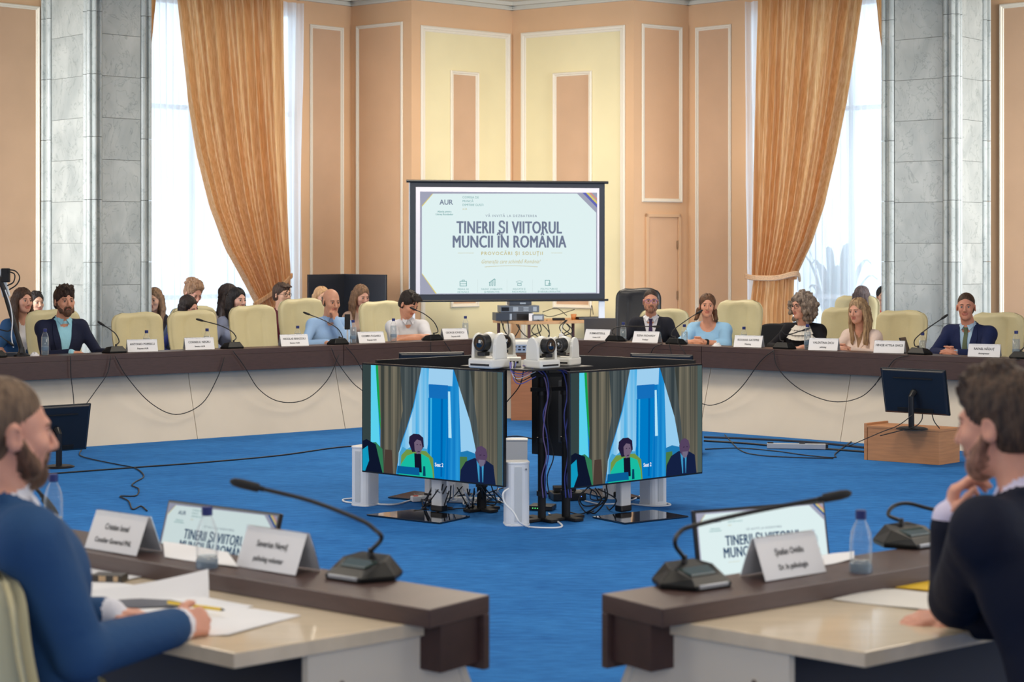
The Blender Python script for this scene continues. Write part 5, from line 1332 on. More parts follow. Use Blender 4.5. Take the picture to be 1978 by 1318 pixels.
# ================================================================== PEOPLE
def surface_nets(Fv, org, h):
    nx, ny, nz = Fv.shape; ins = Fv < 0
    c = np.zeros((nx - 1, ny - 1, nz - 1), np.uint8)
    for a in (0, 1):
        for b_ in (0, 1):
            for d in (0, 1): c += ins[a:nx - 1 + a, b_:ny - 1 + b_, d:nz - 1 + d]
    act = (c > 0) & (c < 8); idx = np.argwhere(act); n = len(idx)
    ids = np.full(act.shape, -1, np.int64); ids[act] = np.arange(n)
    corners = [(a, b_, d) for a in (0, 1) for b_ in (0, 1) for d in (0, 1)]
    V = {k: Fv[idx[:, 0] + k[0], idx[:, 1] + k[1], idx[:, 2] + k[2]] for k in corners}
    S = np.zeros((n, 3)); cnt = np.zeros(n)
    for k in corners:
        for ax in range(3):
            if k[ax]: continue
            k2 = list(k); k2[ax] = 1; k2 = tuple(k2); v0, v1 = V[k], V[k2]; m = (v0 < 0) != (v1 < 0)
            t = np.where(m, v0 / np.where(m, v0 - v1, 1), 0)
            for q in range(3): S[:, q] += np.where(m, k[q] + (t if q == ax else 0), 0)
            cnt += m
    P = (idx + S / cnt[:, None]) * h + org
    faces = []
    for ax in range(3):
        u, v = (ax + 1) % 3, (ax + 2) % 3
        sl0 = [slice(None)] * 3; sl1 = [slice(None)] * 3; sl0[ax] = slice(0, -1); sl1[ax] = slice(1, None)
        A = ins[tuple(sl0)]; B_ = ins[tuple(sl1)]; cr = A != B_
        e = np.argwhere(cr); e = e[(e[:, u] > 0) & (e[:, v] > 0) & (e[:, u] < Fv.shape[u] - 1) & (e[:, v] < Fv.shape[v] - 1)]
        if not len(e): continue
        def cell(du, dv):
            q = e.copy(); q[:, u] -= du; q[:, v] -= dv; return ids[q[:, 0], q[:, 1], q[:, 2]]
        f = np.stack([cell(1, 1), cell(0, 1), cell(0, 0), cell(1, 0)], 1)
        fl = ~A[e[:, 0], e[:, 1], e[:, 2]]; f[fl] = f[fl][:, ::-1]
        faces.append(f)
    fa = np.concatenate(faces); return P, fa[(fa >= 0).all(1)]

class Field:
    def __init__(s): s.p = []
    def cone(s, a, b_, r0, r1, tag_=0, k=.02, flat_=1.0, sub=False, M=None):
        """rounded cone; flat_ squeezes it along Y (about the segment's middle)"""
        s.p.append(('c', np.array(a, float), np.array(b_, float), r0, r1, tag_, k, flat_, sub, M)); return s
    def ell(s, c, r, tag_=0, k=.02, sub=False, M=None):
        s.p.append(('e', np.array(c, float), np.array(r, float), 0, 0, tag_, k, 1.0, sub, M)); return s
    def transform(s, T, scale=1.0, start=0):
        """move primitives from index start by a 4x4 rigid transform times scale"""
        Rm = np.array(T.to_3x3()); tv_ = np.array(T.translation)
        for i in range(start, len(s.p)):
            ty, a, b_, r0, r1, tg, k, fl, sub, M = s.p[i]
            a2 = Rm @ (a * scale) + tv_
            if ty == 'c': b2 = Rm @ (b_ * scale) + tv_; s.p[i] = (ty, a2, b2, r0 * scale, r1 * scale, tg, k * scale, fl, sub, M)
            else: s.p[i] = (ty, a2, b_ * scale, r0, r1, tg, k * scale, fl, sub, Rm if M is None else Rm @ M)
        return s
    @staticmethod
    def ev(p, X):
        ty, a, b_, r0, r1, tg, k, fl, sub, M = p
        if ty == 'e':
            q = X - a
            if M is not None: q = q @ M
            k0 = np.sqrt(((q / b_) ** 2).sum(-1)); k1 = np.sqrt(((q / (b_ * b_)) ** 2).sum(-1)) + 1e-9
            return k0 * (k0 - 1) / k1
        A, B_ = a, b_
        if fl != 1.0:
            mid = (a[1] + b_[1]) / 2; X = X.copy(); 
            # squeeze about the line joining the two ends
            ba = B_ - A; h = np.clip(((X - A) * np.array([1, 0, 1])) @ (ba * np.array([1, 0, 1])) / max(1e-9, (ba[0] ** 2 + ba[2] ** 2)), 0, 1)
            yc = A[1] + ba[1] * h; X[..., 1] = yc + (X[..., 1] - yc) / fl
            pa = X - A; 
            h = np.clip((pa @ ba) / (ba @ ba), 0, 1)
            d = np.sqrt(((pa - h[..., None] * ba) ** 2).sum(-1)) - (r0 + (r1 - r0) * h)
            return d * min(1, fl * 1.15)
        ba = B_ - A; pa = X - A; h = np.clip((pa @ ba) / max(1e-12, ba @ ba), 0, 1)
        return np.sqrt(((pa - h[..., None] * ba) ** 2).sum(-1)) - (r0 + (r1 - r0) * h)
    def bounds(s, p):
        ty, a, b_, r0, r1, tg, k, fl, sub, M = p
        if ty == 'e': r_ = b_.max(); return a - r_, a + r_
        r_ = max(r0, r1); return np.minimum(a, b_) - r_, np.maximum(a, b_) + r_
    def mesh(s, h):
        add = [p for p in s.p if not p[8]]
        lo = np.min([s.bounds(p)[0] for p in add], 0) - 3 * h; hi = np.max([s.bounds(p)[1] for p in add], 0) + 3 * h
        n = np.ceil((hi - lo) / h).astype(int) + 1
        Fv = np.full(n, .08, np.float32)
        ax = [lo[i] + np.arange(n[i]) * h for i in range(3)]
        for p in s.p:
            a, b_ = s.bounds(p); k = p[6]; m = .045 + k
            i0 = np.maximum(0, np.floor((a - m - lo) / h).astype(int)); i1 = np.minimum(n, np.ceil((b_ + m - lo) / h).astype(int) + 1)
            if (i1 <= i0).any(): continue
            sl = tuple(slice(i0[i], i1[i]) for i in range(3))
            X = np.stack(np.meshgrid(*[ax[i][sl[i]] for i in range(3)], indexing='ij'), -1)
            d = s.ev(p, X); G = Fv[sl]
            if p[8]:
                d = -d; hh = np.clip(.5 - .5 * (d - G) / k, 0, 1) if False else np.clip(.5 + .5 * (d - G) / k, 0, 1)
                Fv[sl] = G + (d - G) * hh + k * hh * (1 - hh)
            else:
                hh = np.clip(.5 + .5 * (G - d) / k, 0, 1); Fv[sl] = G + (d - G) * hh - k * hh * (1 - hh)
        return surface_nets(Fv, lo, h)
    def tags(s, P):
        best = np.full(len(P), 9.0); tg = np.zeros(len(P), int)
        for p in s.p:
            if p[8]: continue
            d = s.ev(p, P); m = d < best; best[m] = d[m]; tg[m] = p[5]
        return tg
def np_mesh(name, P, Fc, mats, fm=None, parent=None, smooth=True):
    me = bpy.data.meshes.new(name); me.vertices.add(len(P)); me.vertices.foreach_set('co', np.asarray(P, np.float32).ravel())
    me.loops.add(len(Fc) * 4); me.loops.foreach_set('vertex_index', np.asarray(Fc, np.int32).ravel())
    me.polygons.add(len(Fc)); me.polygons.foreach_set('loop_start', np.arange(len(Fc), dtype=np.int32) * 4)
    if fm is not None: me.polygons.foreach_set('material_index', np.asarray(fm, np.int32))
    me.update(calc_edges=True); me.validate()
    return link(name, me, mats, parent, smooth)

def skin(rgb): return mat('skin_%d_%d_%d' % rgb, rgb, .5, noise=.05, nscale=30, sss=.12, spec=.35)
def hairm(rgb, rgb2=None):
    n_ = 'hair_%d_%d_%d' % rgb
    return mat(n_, rgb, .55, rgb2=rgb2 or tuple(int(v * .55) for v in rgb), nscale=60, bump=.7, bscale=110, stretch=(1, 1, .22), spec=.35)
def cloth(name, rgb, rough=.8, **k):
    k.setdefault('bump', .55); k.setdefault('bscale', 15)
    return mat('cloth_' + name, rgb, rough, spec=.2, **k)
SKIN, TOP, SHIRT, TIE, PANTS, SHOE, LIP, BEARD, INNER = range(9)

def head_prims(Fd, beard=0, female=False, jaw=1.0, ear=True):
    Fd.ell((0, .015, .035), (.072, .092, .083), SKIN, .02)
    Fd.ell((0, -.028, -.015), (.060, .062, .088), SKIN, .025)
    Fd.ell((0, -.040, -.072), (.047 * jaw, .046, .038), SKIN, .025)
    Fd.ell((0, -.070, -.096), (.020 * jaw, .018, .016), SKIN, .02)
    Fd.cone((-.030, -.078, .026), (.030, -.078, .026), .011, .011, SKIN, .014)
    for s in (-1, 1):
        Fd.ell((s * .036, -.062, -.022), (.024, .024, .022), SKIN, .02)
        Fd.ell((s * .030, -.101, .006), (.017, .013, .011), SKIN, .010, sub=True)
        Fd.ell((s * .030, -.0815, .0045), (.0135, .009, .0095), SKIN, .004)
        if ear:
            Fd.ell((s * .078, .012, -.006), (.008, .019, .032), SKIN, .008, M=np.array(Matrix.Rotation(s * .35, 3, 'Z')))
            Fd.ell((s * .086, .010, -.002), (.006, .010, .018), SKIN, .004, sub=True)
    Fd.cone((0, -.092, .012), (0, -.112, -.026), .0075, .0125, SKIN, .008)
    Fd.cone((-.011, -.098, -.033), (.011, -.098, -.033), .008, .008, SKIN, .006)
    Fd.cone((-.017, -.089, -.0555), (.017, -.089, -.0555), .0042, .0042, LIP, .005)
    Fd.cone((-.013, -.089, -.0645), (.013, -.089, -.0645), .0050, .0050, LIP, .004)
    if beard:
        b = .004 + .007 * beard
        Fd.ell((0, -.066, -.092), (.036 * jaw, .030 + b, .030 + b), BEARD, .012)
        for s in (-1, 1):
            Fd.cone((s * .045, -.048, -.078), (s * .068, -.005, -.02), .018 + b * .5, .007 + b * .6, BEARD, .010)
            Fd.cone((s * .004, -.096, -.046), (s * .024, -.086, -.060), .006 + b * .35, .006 + b * .3, BEARD, .005)
        Fd.cone((-.017, -.0915, -.0555), (.017, -.0915, -.0555), .0055, .0055, LIP, .002)
def hair_field(kind, rr):
    H = Field()
    def cap(k=1.0, back=.0, low=-.03, kx=1):
        H.ell((0, .022, .046), (.082 * k * kx, .098 * k, .087 * k), 0, .02)
        q_ = .93 if kx < 1 else 1; H.ell((0, .05, -.005 + low * .3), (.074 * k * q_, .064 * k * q_, .075 * q_), 0, .02)
    def face(z=-.045, y=-.115, rx=.064, ry=.070, rz=.098): H.ell((0, -.120, -.016), (.076, .082, .118), 0, .008, sub=True)
    def tuft(n, r0, spread=.06, front=-.02, h=.02):
        for i in range(n):
            a = rr.uniform(0, 6.28); q = rr.uniform(0, 1) ** .5
            x, y = math.cos(a) * spread * q, front + math.sin(a) * spread * 1.1 * q
            z = .046 + .083 * math.sqrt(max(.0, 1 - (x / .085) ** 2 - ((y - .02) / .1) ** 2))
            H.cone((x, y, z - .01), (x + rr.uniform(-.02, .02), y - rr.uniform(-.01, .03), z + h * rr.uniform(.4, 1)), r0, r0 * .4, 0, .008)
    if kind in ('short', 'quiff', 'crop', 'fringe'):
        cap(.985 if kind == 'crop' else 1.04, kx=.93 if kind == 'crop' else 1)
        if kind == 'crop': face(-.045, -.105, .07, .072, .115)
        elif kind == 'fringe': face(-.06, -.12, .062, .07, .095)
        else: face(-.05, -.108, .068, .072, .112)
        for s in (-1, 1): H.ell((s * .092, -.010, -.040), (.045, .042, .052), 0, .006, sub=True)
        H.ell((0, .03, -.110), (.10, .10, .055), 0, .01, sub=True)
        if kind == 'quiff': tuft(90, .015, .062, -.015, .026)
        if kind == 'short': tuft(40, .010, .06, -.005, .014)
        if kind == 'fringe':
            tuft(50, .011, .065, -.01, .016)
            for i in range(9): x = -.055 + i * .0135; H.cone((x, -.045, .108), (x + .012, -.086, .086 + rr.uniform(-.006, .008)), .013, .007, 0, .01)
    elif kind == 'bald':
        H.ell((0, .030, -.002), (.0785, .087, .050), 0, .01); H.ell((0, .055, -.03), (.060, .055, .040), 0, .02)
        H.ell((0, -.11, .0), (.12, .105, .2), 0, .008, sub=True); H.ell((0, .0, .11), (.085, .12, .075), 0, .01, sub=True)
        for s in (-1, 1): H.ell((s * .092, -.006, -.038), (.045, .036, .046), 0, .006, sub=True)
    elif kind in ('long', 'longpart', 'tied', 'bob'):
        cap(1.05); H.ell((0, -.126, -.022), (.064 if kind != 'tied' else .072, .086, .116), 0, .008, sub=True)
        H.cone((0, -.10, .100), (0, .05, .142), .007, .006, 0, .008, sub=True)
        if kind == 'tied':
            H.ell((0, .10, .0), (.045, .035, .05), 0, .02)
            for s in (-1, 1):
                for i in range(7): H.cone((s * (.07 + i * .003), .03, -.04), (s * (.085 + rr.uniform(0, .035)), .03 - i * .006, -.12 - rr.uniform(0, .03)), .016, .01, 0, .015)
        else:
            Ln = .30 if kind != 'bob' else .12
            for s in (-1, 1):
                for i in range(8):
                    y = -.012 + i * .013; x0 = .074 + .004 * math.sin(i)
                    H.cone((s * x0, y, .03), (s * (x0 + .010), y - .003, -.10), .015, .018, 0, .014)
                    if kind != 'bob': H.cone((s * (x0 + .010), y - .003, -.10), (s * (x0 - .004 + rr.uniform(-.01, .01)), y - .03 + rr.uniform(-.01, .01), -Ln + rr.uniform(-.03, .03)), .019, .010, 0, .014)
            H.ell((0, .065, -.09), (.085, .045, Ln * .55), 0, .03)
    elif kind in ('curly', 'curlytop'):
        big = kind == 'curly'
        cap(1.08)
        if not big: face(-.05, -.11, .066, .07, .11)
        n = 330 if big else 130
        for i in range(n):
            a = rr.uniform(0, 6.28); z = rr.uniform(-.9, 1) if big else rr.uniform(.05, 1)
            r_ = math.sqrt(1 - z * z); x, y = r_ * math.cos(a), r_ * math.sin(a)
            if y < -.35 and abs(x) < .62 and z < .42: continue
            Rx, Ry, Rz = ((.138, .125, .150) if big else (.090, .105, .085)); q = rr.uniform(.72, 1.06)
            c = (x * Rx * q, .025 + y * Ry * q, (.0 if big else .055) + z * Rz * q - (.012 if big else 0)); rad = rr.uniform(.010, .022) if big else rr.uniform(.010, .018)
            H.ell(c, (rad, rad, rad * 1.2), 0, .006)
        if big: H.ell((0, .03, -.0), (.11, .10, .11), 0, .03); H.ell((0, -.135, -.035), (.060, .095, .105), 0, .012, sub=True)
    elif kind == 'wavyback':
        cap(1.06)
        for i in range(26):
            a = rr.uniform(.2, 2.94); x = .085 * math.cos(a); y = .03 + .065 * math.sin(a); z0 = rr.uniform(-.02, .06)
            p = [(x, y, z0)]
            for j in range(4): p.append((p[-1][0] * 1.03 + rr.uniform(-.014, .014), p[-1][1] + rr.uniform(-.012, .012), p[-1][2] - .065))
            for u_, v_ in zip(p, p[1:]): H.cone(u_, v_, .021, .019, 0, .012)
        face(-.05, -.115, .064, .07, .105)
    return H
def hand(Fd, wrist, direction, palm_n, side, curl=.5, spread=.16, k=.005, tag_=SKIN, s=1.0, thumb_curl=.4):
    """five fingers; direction wrist->knuckles, palm_n out of the palm, side +1 puts the thumb on direction x palm_n"""
    w_ = Vector(wrist); d = Vector(direction).normalized(); n = Vector(palm_n); n = (n - d * n.dot(d)).normalized(); x = d.cross(n) * side
    for i, off in enumerate((.027, .009, -.009, -.026)):
        kn = w_ + (d * (.088 - .006 * abs(i - 1)) + x * off) * s
        Fd.cone(w_ + (x * off * .55 + d * .012) * s, kn, .0165 * s, .0125 * s, tag_, .010)
        dd = (d + x * off * spread * 6).normalized(); L_ = (.044, .049, .045, .036)[i]; a = 0; p = kn
        for j, (f, r_) in enumerate(((1.0, .0098), (.66, .0088), (.5, .0078))):
            a += curl * (.85 if j else 1.0) * (1 + .06 * i); q = p + (dd * math.cos(a) + n * math.sin(a)) * L_ * f * s
            Fd.cone(p, q, r_ * s, (r_ - .0006) * s, tag_, k); p = q
    p = w_ + (x * .020 + d * .022) * s; td = (x * .75 + d * .65 + n * .25).normalized()
    q = p + td * .040 * s; Fd.cone(p, q, .0165 * s, .0125 * s, tag_, .010)
    q2 = q + (td * .5 + d * .6 + n * thumb_curl).normalized() * .034 * s; Fd.cone(q, q2, .0112 * s, .0100 * s, tag_, k)
    q3 = q2 + (td * .25 + d * .7 + n * thumb_curl * 1.4).normalized() * .026 * s; Fd.cone(q2, q3, .0098 * s, .0082 * s, tag_, k)
def ik(S, W, l1, l2, pole):
    S, W = Vector(S), Vector(W); d = W - S; L = min(d.length, (l1 + l2) * .999); dn = d.normalized()
    a = (l1 * l1 - l2 * l2 + L * L) / (2 * L); h = math.sqrt(max(0, l1 * l1 - a * a)); p = Vector(pole); p = (p - dn * p.dot(dn)).normalized()
    return S + dn * a + p * h

def person(label, hpx, d, yaw=0, head=(0, 0, 0), hs=1.0, lean=.10, hx=0.0, female=False, fat=1.0, skin_=(214, 168, 142), hair='short', hairc=(60, 44, 36), hairc2=None,
           beard=0, beardc=(60, 44, 36), top=('t', (30, 34, 60)), arms=('lap', 'lap'), sleeve='long', opening=None, shirt=None, tie=None, lapels=True, collar=True,
           glasses=None, eyes=True, h=.0064, hand_d=None, pants=(34, 36, 46), shoulder=None, extra=None, neckline=0, cuffs=None, hair_h=None, brow=None, hz=None, vest=None, watch=False, eyec=(50, 36, 28), ak=1.0):
    rr = random.Random(len(label) * 7 + int(hpx[0]))
    H = pxd(hpx[0], hpx[1], d); yz = R(yaw); hz_ = H.z
    hl = Vector((hx, -lean, hz_))                                   # head centre in body space
    Rz = Matrix.Rotation(yz, 3, 'Z'); base = H - Rz @ Vector((hx, -lean, 0)); base.z = 0
    root = thing('person', label, 'person', base, yz)
    m_skin, m_top = skin(skin_), cloth(*top)
    m_shirt = cloth(*shirt) if shirt else m_top; m_tie = cloth(*tie) if tie else m_top
    m_pants = cloth('trousers_%d_%d_%d' % pants, pants); m_shoe = mat('shoe_dark', (24, 22, 24), .4)
    m_lip = mat('lip_%d_%d_%d' % skin_, (int(skin_[0] * .86), int(skin_[1] * .70), int(skin_[2] * .70)), .45)
    m_beard = hairm(beardc)
    mats = [m_skin, m_top, m_shirt, m_tie, m_pants, m_shoe, m_lip, m_beard, m_shirt]
    Fd = Field()
    sw = shoulder or (.165 if female else .195) * fat
    nb = Vector((hx * .8, -lean * .80 + .035, hz_ - .175))          # neck base
    ch = Vector((hx * .5, -lean * .5 + .03, hz_ - .36)); hip = Vector((0, .04, .56))
    fb = fat
    Fd.cone(hip, ch, .165 * fb * (.95 if female else 1), .165 * fb * (.9 if female else 1.0), TOP, .05, .66)
    Fd.cone(ch - Vector((.05 * fb, 0, 0)), ch + Vector((.05 * fb, 0, 0)), .128 * fb, .128 * fb, TOP, .06, .80)
    sh = []
    for s in (-1, 1):
        S = nb + Vector((s * (sw - .03), .012, -.055)); sh.append(S)
        Fd.cone(nb + Vector((s * .05, .01, -.035)), S, .058, .058 * (.5 + .5 * fb), TOP, .05)
        Fd.cone(ch + Vector((s * .09 * fb, .0, .02)), S + Vector((0, 0, -.03)), .085 * fb, .055, TOP, .06)
        if female: Fd.ell(ch + Vector((s * .072, -.085 * fb, -.005)), (.062, .055, .06), TOP, .04)
    if opening:      # jacket collar standing round the nape
        pr = [nb + Vector(v) for v in ((-.070, -.035, .004), (-.066, .02, .022), (-.035, .056, .034), (.035, .056, .034), (.066, .02, .022), (.070, -.035, .004))]
        for u_, v_ in zip(pr, pr[1:]): Fd.cone(u_, v_, .013, .013, TOP, .012)
    # neck and head
    Rh = Matrix.Rotation(yz * 0 + R(head[0]), 4, 'Z') @ Matrix.Rotation(R(head[1]), 4, 'X') @ Matrix.Rotation(R(head[2]), 4, 'Y')
    T = Matrix.Translation(hl) @ Rh
    nk = T @ (Vector((0, .028, -.075)) * hs)
    Fd.cone(nb + Vector((0, -.005, -.01)), nk, (.052 if female else .060) * (fb * .3 + .7), (.046 if female else .053) * (fb * .3 + .7), SKIN, .02)
    if collar and not female:
        Fd.cone(nb + Vector((0, -.004, .0)), nb.lerp(nk, .20), .066, .062, SHIRT if shirt else TOP, .008)
    i0 = len(Fd.p); head_prims(Fd, beard, female, .92 if female else 1.0); Fd.transform(T, hs, i0)
    # arms
    arm_r = (.040 if female else .050) * (fb * .6 + .4) * ak
    info = []
    l1, l2 = (.27, .235) if female else (.295, .255)
    both_clasp = arms[0] == arms[1] == 'clasp'
    for i, s in ((0, -1), (1, 1)):
        a = arms[i]; S = sh[i]; fwd = Vector((0, -1, 0)); tz_ = .79
        if isinstance(a, dict) and 'wpx' in a:
            a = dict(a); iv = lambda q: Rz.inverted() @ (pxd(*q) - base)
            a['w'] = iv(a['wpx']); a['e'] = iv(a['epx']); a['d'] = Rz.inverted() @ Vector(a['dw']); a['n'] = Rz.inverted() @ Vector(a['nw'])
        if isinstance(a, dict): W = Vector(a['w']); pole = Vector(a.get('pole', (s * .6, .2, -1))); hd_ = Vector(a['d']); pn = Vector(a['n']); cu = a.get('curl', .5); sd = a.get('side', s)
        elif a == 'clasp': W = Vector((hx + s * .055, -.40 - lean * .5, tz_ + .005)); pole = Vector((s * 1, 0, -.7)); hd_ = Vector((-s * .55, -.8, .02)); pn = Vector((-s * .8, .5, -.2)); cu = .75; sd = s
        elif a == 'table': W = Vector((hx + s * .13, -.36 - lean * .6, tz_)); pole = Vector((s * 1, .2, -.6)); hd_ = Vector((-s * .35, -1, -.03)); pn = Vector((0, 0, -1)); cu = .25; sd = s
        elif a == 'fold': W = Vector((hx - s * .08, -.33 - lean * .5 - (.04 if s > 0 else 0), tz_ + (.01 if s > 0 else .03))); pole = Vector((s * 1, -.1, -.2)); hd_ = Vector((-s * 1, -.25, 0)); pn = Vector((0, .2, -1)); cu = .3; sd = s
        elif a == 'chin': 
            cW = T @ (Vector((s * .012, -.105, -.155)) * hs); W = cW; pole = Vector((s * .5, -.2, -1)); hd_ = Vector((-s * .2, .0, 1)); pn = Vector((-s * .6, .8, 0)); cu = 1.0; sd = s
        else: W = Vector((s * .13, -.30, .62)); pole = Vector((s, .3, -.3)); hd_ = Vector((-s * .2, -1, -.1)); pn = Vector((0, 0, -1)); cu = .3; sd = s
        if isinstance(a, dict) and 'e' in a: E = Vector(a['e'])
        else: E = ik(S, W, l1, l2, pole)
        dW = (W - E).normalized()
        up = TOP if sleeve != 'none' else SKIN
        Fd.cone(S, E, arm_r * 1.12, arm_r * .86, TOP, .03)
        if sleeve == 'long':
            Fd.cone(E, W - dW * .015, arm_r * .88, arm_r * .70, TOP, .02)
            if cuffs is not None or shirt: Fd.cone(W - dW * .03, W + dW * .012, arm_r * .60, arm_r * .60, SHIRT, .004)
            Fd.cone(W - dW * .05, W + hd_.normalized() * .015, .026, .024, SKIN, .006)
        elif sleeve == 'short':
            Fd.cone(S.lerp(E, .2), S.lerp(E, .72), arm_r * 1.2, arm_r * 1.12, TOP, .02); Fd.cone(S.lerp(E, .55), E, arm_r * .85, arm_r * .80, SKIN, .004)
            Fd.cone(E, W, arm_r * .80, .026, SKIN, .01)
        elif sleeve == 'elbow':
            Fd.cone(S.lerp(E, .4), S.lerp(E, 1.03), arm_r * 1.2, arm_r * 1.55, TOP, .03); Fd.cone(E, E.lerp(W, .3), arm_r * 1.5, arm_r * 1.15, TOP, .02)
            Fd.cone(E, W, arm_r * .80, .025, SKIN, .006)
        hand(Fd, W, hd_, pn, -sd, cu, s=(.90 if female else 1.0))
        info.append((S, E, W))
    # short sleeved: upper arm tag must read as sleeve, then skin
    # legs
    for s in (-1, 1):
        K = Vector((s * .12, -.42, .50)); A_ = Vector((s * .13, -.40, .09))
        Fd.cone(hip + Vector((s * .09, .0, -.02)), K, .085, .062, PANTS, .03); Fd.cone(K, A_, .060, .042, PANTS, .02)
        Fd.cone(A_ + Vector((0, .03, -.045)), A_ + Vector((s * .01, -.14, -.055)), .036, .030, SHOE, .012)
    P, Fc = Fd.mesh(h); tg = Fd.tags(P)
    tops = tg == TOP
    fm = tg[Fc[:, 0]].copy()
    C = P[Fc].mean(1)
    # open jacket: a V of shirt on the chest front
    chest_y = ch.y
    if opening:
        wtop, zlow = opening; front = (C[:, 1] < nb.y - .01 + 0 * C[:, 0]) & (fm == TOP); zt_ = nb.z + .02
        ff = np.clip((C[:, 2] - zlow) / (zt_ - zlow), 0, 1); xm = hx * .8 * ff + hx * .45 * (1 - ff)
        vm = front & (C[:, 2] > zlow) & (np.abs(C[:, 0] - xm) < wtop * ff ** .8 + .0)
        arms_clear = np.ones(len(C), bool)
        for (S, E, W) in info:
            for a_, b2 in ((S, E), (E, W)):
                a_, b2 = np.array(a_), np.array(b2); ba = b2 - a_; q = np.clip((C - a_) @ ba / (ba @ ba), 0, 1); arms_clear &= np.linalg.norm(C - a_ - q[:, None] * ba, axis=1) > arm_r * 1.05
        vm &= arms_clear; fm[vm] = SHIRT
    if neckline:      # bare skin scoop under the neck
        q = C - np.array(nb + Vector((0, -.06, .0))); sc = (q[:, 0] / (.085 if female else .06)) ** 2 + (q[:, 2] / neckline) ** 2 < 1
        fm[sc & (fm == TOP) & (C[:, 1] < nb.y)] = SKIN
    if vest:
        pass
    body = np_mesh('body', P, Fc, mats, fm, root)
    bv = BVHTree.FromPolygons([tuple(p) for p in P], [tuple(f) for f in Fc]) if (lapels and opening or tie or extra) else None
    def drape_poly(name, m, pts, off=.006, th=.004, smooth=True, ray=(0, 1, 0)):
        """pts: rows of (x,z) pairs left/right; hugs the chest"""
        rows, rb = [], []
        for row in pts:
            r1, r2 = [], []
            for (x, z) in row:
                hit = bv.ray_cast(Vector((x, chest_y - .235, z)), Vector(ray)); y = hit[0].y if hit[0] else chest_y - .12
                r1.append((x, y - off - th, z)); r2.append((x, y + .004, z))
            rows.append(r1); rb.append(r2)
        mb = MB(); mb.sheet(rows[::-1])
        ring = rows[0] + [r[-1] for r in rows[1:]] + rows[-1][::-1][1:] + [r[0] for r in rows[1:-1]][::-1]
        ringb = rb[0] + [r[-1] for r in rb[1:]] + rb[-1][::-1][1:] + [r[0] for r in rb[1:-1]][::-1]
        n = len(ring)
        mb.add(ring + ringb, [(i, (i + 1) % n, n + (i + 1) % n, n + i) for i in range(n)])
        return mb.build(name, m, root, smooth=False)
    if opening and lapels:
        wtop, zlow = opening; zt_ = nb.z + .005
        for s in (-1, 1):
            rows = []
            for j in range(13):
                f = j / 12; z = zlow + (zt_ - zlow) * f; xm = hx * .8 * f + hx * .45 * (1 - f); xi = xm + s * (wtop * max(f, .0) ** .8 - .004); wd = .012 + .048 * math.sin(min(1, f * 1.25) * 2.2)
                if f > .72: wd = .055 - .10 * (f - .72)
                rows.append([(xi, z), (xi + s * wd * .5, z), (xi + s * wd, z + (.008 if .60 < f < .75 else 0))][::s])
            drape_poly('lapel', m_top, rows, .002, .005)
    if tie:
        rows = []; zt_ = nb.z - .005; zl = opening[1] - .0
        for j in range(12):
            f = j / 11; z = zt_ - (zt_ - zl) * f; xm = hx * .8 * (1 - f) + hx * .45 * f; wd = .019 if f < .07 else (.013 + .016 * f)
            rows.append([(xm - wd, z), (xm, z), (xm + wd, z)])
        drape_poly('tie', m_tie, rows[::-1], .005, .006)
    if shirt and collar:
        for s in (-1, 1):
            a = nb + Vector((s * .012, -.068, .012)); mb = MB()
            o_ = [a, nb + Vector((s * .060, -.040, .030)), nb + Vector((s * .064, -.052, .0)), nb + Vector((s * .040, -.085, -.035))]
            mb.hull8(o_, [p + Vector((0, -.006, .003)) for p in o_]); mb.build('collar', m_shirt, root)
    # eyes, brows
    m_brow = mat('brow_%d_%d_%d' % (brow or hairc), tuple(int(v * .8) for v in (brow or hairc)), .7)
    if eyes:
        for s in (-1, 1):
            c = T @ (Vector((s * .030, -.0805, .0045)) * hs); rt = Rh.to_3x3()
            mb = MB(); mb.ball(c, .0108 * hs, 14, 0); mb.ball(c + rt @ Vector((0, -.0042, 0)) * hs, .0080 * hs, 12, 1); mb.build('eye', [mat('eye_white', (168, 156, 150), .3), mat('iris_%d' % eyec[0], eyec, .2)], root, smooth=True)
            pts = [T @ (Vector((s * (.012 + .009 * j), -.0915 + .0011 * j * j, .0245 + .0032 * math.sin(j * .9))) * hs) for j in range(5)]
            mb = MB(); mb.tube(pts, [.0022 * hs, .0034 * hs, .0034 * hs, .0028 * hs, .0015 * hs], 6); mb.build('eyebrow', m_brow, root, smooth=True)
            pts = [T @ (Vector((s * (.019 + .0055 * j), -.0925 + .0008 * j * j, .0115 + .0022 * math.sin(j * .78))) * hs) for j in range(5)]
            mb = MB(); mb.tube(pts, .0016 * hs, 5); mb.build('eyelid', m_lip if female is None else mat('lash_dark', (60, 42, 38), .6), root, smooth=True)
    if hair:
        HF = hair_field(hair, rr); HF.transform(T, hs)
        HP, HFc = HF.mesh(hair_h or (.0065 if h < .012 else .010))
        # strands: fine ridges along the fall of the hair
        inv = np.array(T.to_3x3().inverted()); L_ = (HP - np.array(T.translation)) @ inv.T
        ang = np.arctan2(L_[:, 1] - .02, L_[:, 0]); rad = np.linalg.norm(L_[:, :2], axis=1)
        am = {'curly': .004, 'curlytop': .004, 'bald': .0003, 'crop': .0008, 'long': .003, 'longpart': .003, 'wavyback': .004}.get(hair, .0016)
        dis = am * (np.sin(ang * 46 + L_[:, 2] * 14) + .6 * np.sin(ang * 97 + L_[:, 2] * 30 + rad * 60))
        Nn = L_ / (np.linalg.norm(L_, axis=1)[:, None] + 1e-6); HP = HP + (Nn * dis[:, None]) @ inv
        np_mesh('hair', HP, HFc, hairm(hairc, hairc2), None, root)
